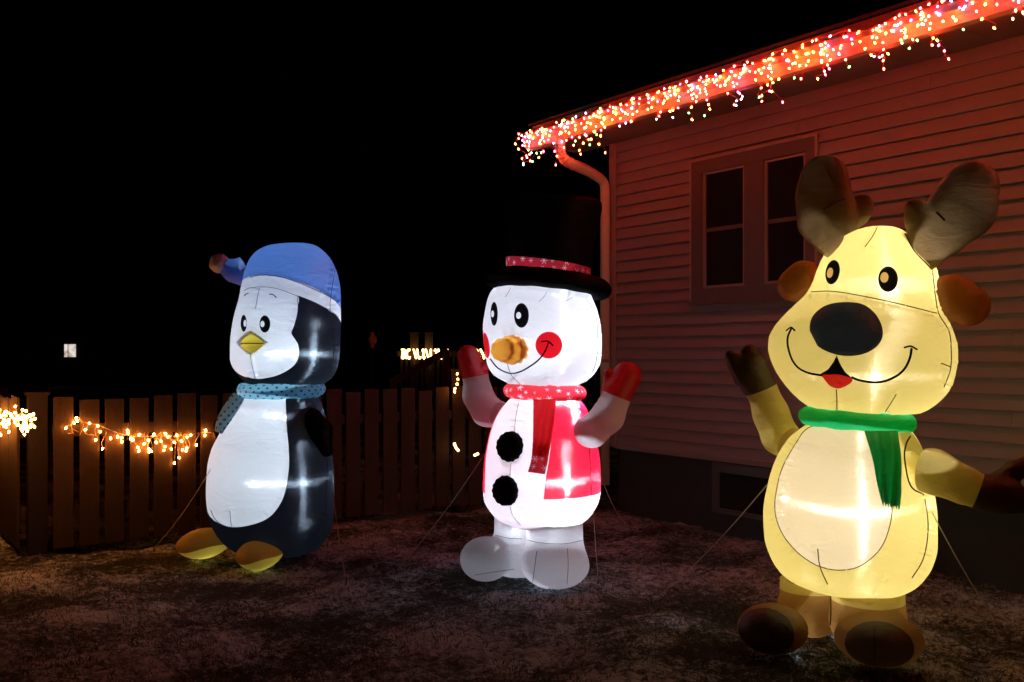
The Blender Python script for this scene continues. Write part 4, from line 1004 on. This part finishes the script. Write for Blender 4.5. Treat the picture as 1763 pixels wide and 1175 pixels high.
zt_ = P(1400, 1000, DR)[2]
r1 = boot(deer, gpt(1494, 4.99), 0.18, gpt(1513, 4.74), 0.205, 0.59, M['yellow'], M['hoof_foot'], 0.245, 0.2, M['hoof'], (gpt(1514, 4.49)[0], 4.49, 0.14), 0.20, sole_m=M['hoof_foot'], leg_top=zt_)
r2 = boot(deer, gpt(1394, 5.22), 0.155, gpt(1330, 4.92), 0.172, 0.70, M['yellow'], M['hoof_foot'], 0.245, 0.2, M['hoof'], (gpt(1304, 4.76)[0], 4.75, 0.14), 0.178, sole_m=M['hoof_foot'], leg_top=zt_)
seam('seam', r1, [(1505, 1078), (1506, 1115), (1503, 1150)], deer, M['seam'], 0.003); seam('seam', r1, [(1431, 1020), (1431, 1060), (1428, 1110)], deer, SB, 0.004)

# lamps inside the figures
PW = (0.78, 0.89, 1.0); SW = (0.82, 0.89, 1.0); DW_ = (1, 0.96, 0.88)
led(peng, 540, 610, 7.26, 20, PW); led(peng, 526, 718, 7.28, 11, PW); led(peng, 522, 833, 7.28, 20, PW)
led(snow, 978, 588, 6.62, 22, SW); led(snow, 983, 692, 6.5, 17, SW); led(snow, 977, 832, 6.5, 14, SW)
led(deer, 1530, 490, 5.12, 11, DW_, 0.045); led(deer, 1507, 650, 5.12, 8, DW_); led(deer, 1487, 885, 5.14, 15.5, DW_)
for x_, d_ in ((955, 6.38), (890, 6.58)):  # extra lamp added in each snowman leg to brighten the boots
    l = led(snow, x_, HY, d_, 2.3, SW, 0.03); l.location.z = 0.36
for x_, d_ in ((1494, 4.97), (1392, 5.2)):  # added lamps in the reindeer's legs, lifting the feet
    l = led(deer, x_, HY, d_, 0.45, DW_, 0.03); l.location.z = 0.30

# ------------------------------------------------------------------ guy ropes
def guy(label, a, ground_px, D_hint=None):
    gx, gy = ground_px; D = FPX * CH / (gy - HY); g = P(gx, gy, D); g[2] = gheight(g[0], g[1]) + 0.02
    t = thing('guy_rope', label, 'rope', (g[0], g[1], 0), 'guy ropes of the inflatables')
    tt = np.linspace(0, 1, 14)[:, None]; p = a * (1 - tt) + g * tt; p[:, 2] -= 0.03 * np.sin(tt[:, 0] * PI) * np.linalg.norm(a - g)
    tube('cord', p, 0.0027, M['rope'], t, 6)
    d = np.array([a[0] - g[0], a[1] - g[1], 0]); d /= np.linalg.norm(d) + 1e-9
    tube('stake', smooth_path([g + np.array([0, 0, -0.12]) + d * .03, g + np.array([0, 0, 0.0]), g + np.array([0, 0, 0.035]) - d * .01, g + np.array([0, 0, 0.03]) - d * .03], 4), 0.005, M['plastic_black'], t, 6)
def on(sh, x, y, fallback): 
    h, n = hit(sh.bvh, x, y); return h if h is not None else fallback
guy('thin cord from the penguin\'s belly side down to the fence foot', on(pb, 363, 808, P(362, 808, 7.25)), (265, 940))
guy('thin cord from under the penguin\'s black flipper to the lawn', on(pb, 568, 812, P(571, 812, 7.2)), (596, 1003))
guy('thin cord from the snowman\'s red vest pegged on the side toward the penguin', on(sb, 836, 780, P(836, 780, 6.55)), (683, 988))
guy('thin cord hanging from the snowman\'s vest hem past its white boot', on(sb, 1020, 856, P(1020, 856, 6.4)), (1030, 1000))
guy('faint cord from the snowman\'s vest back toward the house foundation', on(sb, 1032, 815, P(1033, 815, 6.6)), (1085, 905))
guy('thin cord from the reindeer\'s side pegged toward the snowman', on(db, 1323, 832, P(1326, 832, 5.15)), (1122, 1032))
guy('thin cord from under the reindeer\'s lowered arm to the lawn', on(db, 1597, 868, P(1600, 868, 5.05)), (1738, 1092))

# ------------------------------------------------------------------ string lights
def bulb_mesh(r, L_, n=6):
    prof = [(0, 0.55), (0.35, 1.0), (0.7, 0.8), (1.0, 0.15)]; V = []; F = []
    for z, k in prof:
        for i in range(n): V.append((r * k * math.cos(2 * PI * i / n), r * k * math.sin(2 * PI * i / n), -L_ * z))
    for j in range(len(prof) - 1):
        for i in range(n): F.append([j * n + i, j * n + (i + 1) % n, (j + 1) * n + (i + 1) % n, (j + 1) * n + i])
    F.append(list(range(n))[::-1]); F.append(list(range((len(prof) - 1) * n, len(prof) * n))); return V, F
def bulb_proto(name, r, L_, mat):
    V, F = bulb_mesh(r, L_); me = bpy.data.meshes.new(name); me.from_pydata(V, [], F); me.update(); me.materials.append(mat)
    me.polygons.foreach_set('use_smooth', [True] * len(me.polygons)); return me
def put_bulb(me, p, parent, rot=None):
    o = bpy.data.objects.new('bulb', me); COL.objects.link(o); o.parent = parent; o.location = np.asarray(p) - base_of(parent)
    o.rotation_euler = rot or (random.uniform(-.9, .9), random.uniform(-.9, .9), 0); return o
def wires(name, paths, r, mat, parent):
    V = []; F = []
    for q in paths:
        v, f, _ = sweep(q, r, 4, cap=False); n = len(V); V += list(v); F += [[i + n for i in k] for k in f]
    o = mesh(name, V, F, mat, parent); o['kind'] = 'stuff'; return o
M['wire_redlit'] = surface('red_lit_wire', (0.45, 0.12, 0.08), 0.5, 0.1); M['wire_warm'] = surface('white_wire', (0.55, 0.45, 0.36), 0.5, 0.1)  # eave wire: red glow of its bulbs is put into the colour
EC = [((1.0, 0.022, 0.012), 270, 0.36), ((1.0, 0.11, 0.014), 210, 0.27), ((1.0, 0.03, 0.10), 110, 0.11), ((0.10, 1.0, 0.16), 24, 0.11), ((0.35, 0.5, 1.0), 20, 0.11), ((1.0, 0.55, 0.25), 22, 0.04)]
ebulb = [bulb_proto('bulb', 0.0060, 0.016, emitter('bulb_glow_%d' % i, c, s)) for i, (c, s, w_) in enumerate(EC)]
ew = [w_ for c, s, w_ in EC]
eave = thing('eave_string_lights', 'tangled multicoloured mini lights with short hanging strands along the gutter', 'string lights', W(0, OV + 0.12, GZ1))
paths = []; allb = []; main = []
t = SG - 0.02
while t < 6.6:
    ztop = GZ1 + random.uniform(-0.02, 0.03); main.append(W(t, OV + 0.135 + random.uniform(-.008, .012), ztop))
    hang = 0.06 + 0.22 * random.random() ** 1.6 if random.random() < 0.8 else 0.04
    z = ztop; q = [W(t, OV + 0.13, ztop)]; tt = t; o = OV + 0.132; nb2 = 1 + int(hang / 0.05)
    for k in range(nb2 + 1):
        z -= random.uniform(0.025, 0.075) if k else 0.0; tt += random.uniform(-0.05, 0.05); o = OV + (0.122 + random.uniform(0.0, 0.02) if z > GZ0 else random.uniform(0.04, 0.13))
        p = W(tt, o, z); q.append(W(tt + random.uniform(-.02, .02), o, z + 0.012)); q.append(p)
        ci = random.choices(range(len(EC)), ew)[0]
        allb.append((tt, ci, p))
    paths.append(smooth_path(q, 3)); t += random.uniform(0.028, 0.050)
wires('hanging_wire', paths, 0.0013, M['wire_redlit'], eave); tube('main_wire', smooth_path(main[::2], 2), 0.0028, M['wire_redlit'], eave, 5)
bv, bf = bulb_mesh(0.0060, 0.016)
vis = sorted([b for b in allb if b[0] < 4.1], key=lambda b: -b[0]); keep = {id(b) for b in vis[:298]}
V = []; F = []; mi = []
for b in allb:
    tt, ci, p = b
    if id(b) in keep: put_bulb(ebulb[ci], p, eave)
    else: F += [[i + len(V) for i in f] for f in bf]; V += [np.array(v) + p for v in bv]; mi += [ci] * len(bf)
ob = mesh('bulb_cluster', V, F, ebulb[0].materials[0], eave); ob['kind'] = 'stuff'
for e_ in ebulb[1:]: ob.data.materials.append(e_.materials[0])
ob.data.polygons.foreach_set('material_index', mi)
warm = bulb_proto('bulb', 0.0074, 0.019, emitter('warm_bulb_glow', (1.0, 0.29, 0.045), 205))
def strand(name, label, pts, parent_base, bulbs, wire_extra=(), bm_=None, r=0.0018):
    th = thing(name, label, 'string lights', parent_base)
    wires('wire', [pts] + list(wire_extra), r, M['wire_warm'], th)
    for b in bulbs: put_bulb(bm_ or warm, b, th)
    return th
# along the picket fence: bulbs as the photograph shows them
def fence_pt(x, y, off=0.04, a=FA, d=FD):
    k = (x - CX) / FPX; n = np.array([d[1], -d[0]]); o = a + n * off
    s = (k * o[1] - o[0]) / (d[0] - k * d[1]); q = o + d * s; return P(x, y, q[1])
fz = lambda u, v: (u / 2.61, 550 + v / 2.61)
bl = [(300, 485), (332, 462), (345, 440), (350, 452), (388, 493), (402, 465), (437, 475), (433, 538), (448, 503), (463, 577), (497, 531), (528, 524), (546, 548), (550, 530), (570, 497), (575, 507), (590, 532), (600, 540), (630, 515), (618, 572), (625, 588),
      (650, 556), (666, 540), (665, 580), (672, 592), (680, 590), (693, 514), (700, 549), (722, 544), (740, 510), (740, 570), (736, 587), (757, 526), (780, 550), (770, 580), (795, 518), (812, 545), (820, 583), (838, 590), (843, 575), (842, 528), (860, 518), (886, 562), (802, 618), (784, 642), (924, 495), (922, 517), (978, 517)]
bp_ = [fence_pt(*fz(u, v), 0.024 + 0.01 * random.random()) for u, v in bl]
mainw = [fence_pt(*fz(u, v), 0.03) for u, v in ((295, 480), (330, 470), (348, 440), (375, 462), (440, 475), (500, 500), (560, 520), (620, 527), (690, 525), (780, 524), (860, 518), (925, 508), (980, 517), (1010, 528))]
ext = []
for u, v in bl:
    if v > 535 or v < 490:
        a_ = fence_pt(*fz(u + random.uniform(-25, 25), 515 + random.uniform(-8, 12)), 0.03); b_ = fence_pt(*fz(u, v), 0.045); m_ = (a_ + b_) / 2 + np.array([random.uniform(-.04, .04), 0, random.uniform(-.03, .02)])
        ext.append(smooth_path([a_, m_, b_], 5))
strand('fence_string_lights', 'drooping strand of warm lights hung across the gapped fence boards', smooth_path(mainw, 6), fence_pt(200, 720), bp_, ext)
# bright cluster on the side fence
SA = FA - FD * 0.12; cl = []; q = []
for k in range(125):
    x = random.uniform(-45, 61); y = 723 + random.gauss(0, 13) + 5 * math.sin(x * 0.2); y = min(max(y, 699), 748)
    if x > 50: y = 722 + random.uniform(-16, 16)
    cl.append(fence_pt(x, y, 0.05 + 0.05 * random.random(), SA, -FB)); q.append(cl[-1])
q.sort(key=lambda p: p[0] + 0.15 * random.random())
strand('bunched_string_lights', 'dense bunch of bright warm lights on the close-boarded fence', smooth_path(np.array(q), 2), cl[0], cl)
# coil of rope light round the deck rail
rope_m = emitter('rope_light_glow', (1.0, 0.50, 0.16), 11.0)
def coil(label, x0, x1, turns):
    th = thing('rope_light', label, 'rope light', P(x0, 610, DK), 'rope lights on the deck rail')
    s = np.linspace(0, 1, turns * 14 + 1); r_ = 0.062
    c = [P(x0 + (x1 - x0) * k, 610, DK) + np.array([0.012 * math.sin(k * 31), -r_ * math.sin(2 * PI * turns * k) * 0.9, r_ * math.cos(2 * PI * turns * k)]) for k in s]
    tube('tube', c, 0.012, rope_m, th, 6)
coil('short coil of glowing rope light wrapped on the deck rail end', 692, 706, 3)
coil('long coil of glowing rope light wrapped below the two deck posts', 712, 771, 8)
coil('rope light end glowing behind the snowman\'s carrot nose and mitten', 820, 846, 3)
coil('rope light end glowing between the snowman\'s head and the house corner', 1030, 1044, 2)
hp = [P(788, 643, 9.25), P(787.5, 652, 9.25), P(786.5, 660, 9.25), P(784, 668, 9.25), P(782, 673, 9.25)]
far_b = bulb_proto('bulb', 0.009, 0.024, emitter('dim_warm_bulb_glow', (1.0, 0.32, 0.05), 70))
pst = thing('gate_post', 'dark wooden gate post behind the snowman\'s raised mitten', 'post', P(784, HY + FPX * CH / 9.5, 9.5))
slab('shaft', 778, 792, 640, 872, 9.5, 0.09, M['wood'], pst); slab('cap', 776, 794, 636, 639.8, 9.5, 0.12, M['wood'], pst)
strand('hanging_string_lights', 'short strand of warm lights hanging down a gate post', smooth_path(hp, 4), hp[0], hp, bm_=far_b, r=0.003)
for lab, a_, b_, m_ in (('short glowing light tube slanting, brought in front of the dark fence boards', (782, 763), (790, 777), (785, 771)), ('small glowing light tube lying level beside the snowman\'s vest', (816, 785), (824, 781), (820, 783))):
    th = thing('light_tube', lab, 'rope light', P(*a_, 9.2)); tube('tube', smooth_path([P(*a_, 9.2), P(*m_, 9.2), P(*b_, 9.2)], 5), 0.012, rope_m, th, 6)  # both tubes pulled along the line of sight from behind the fence
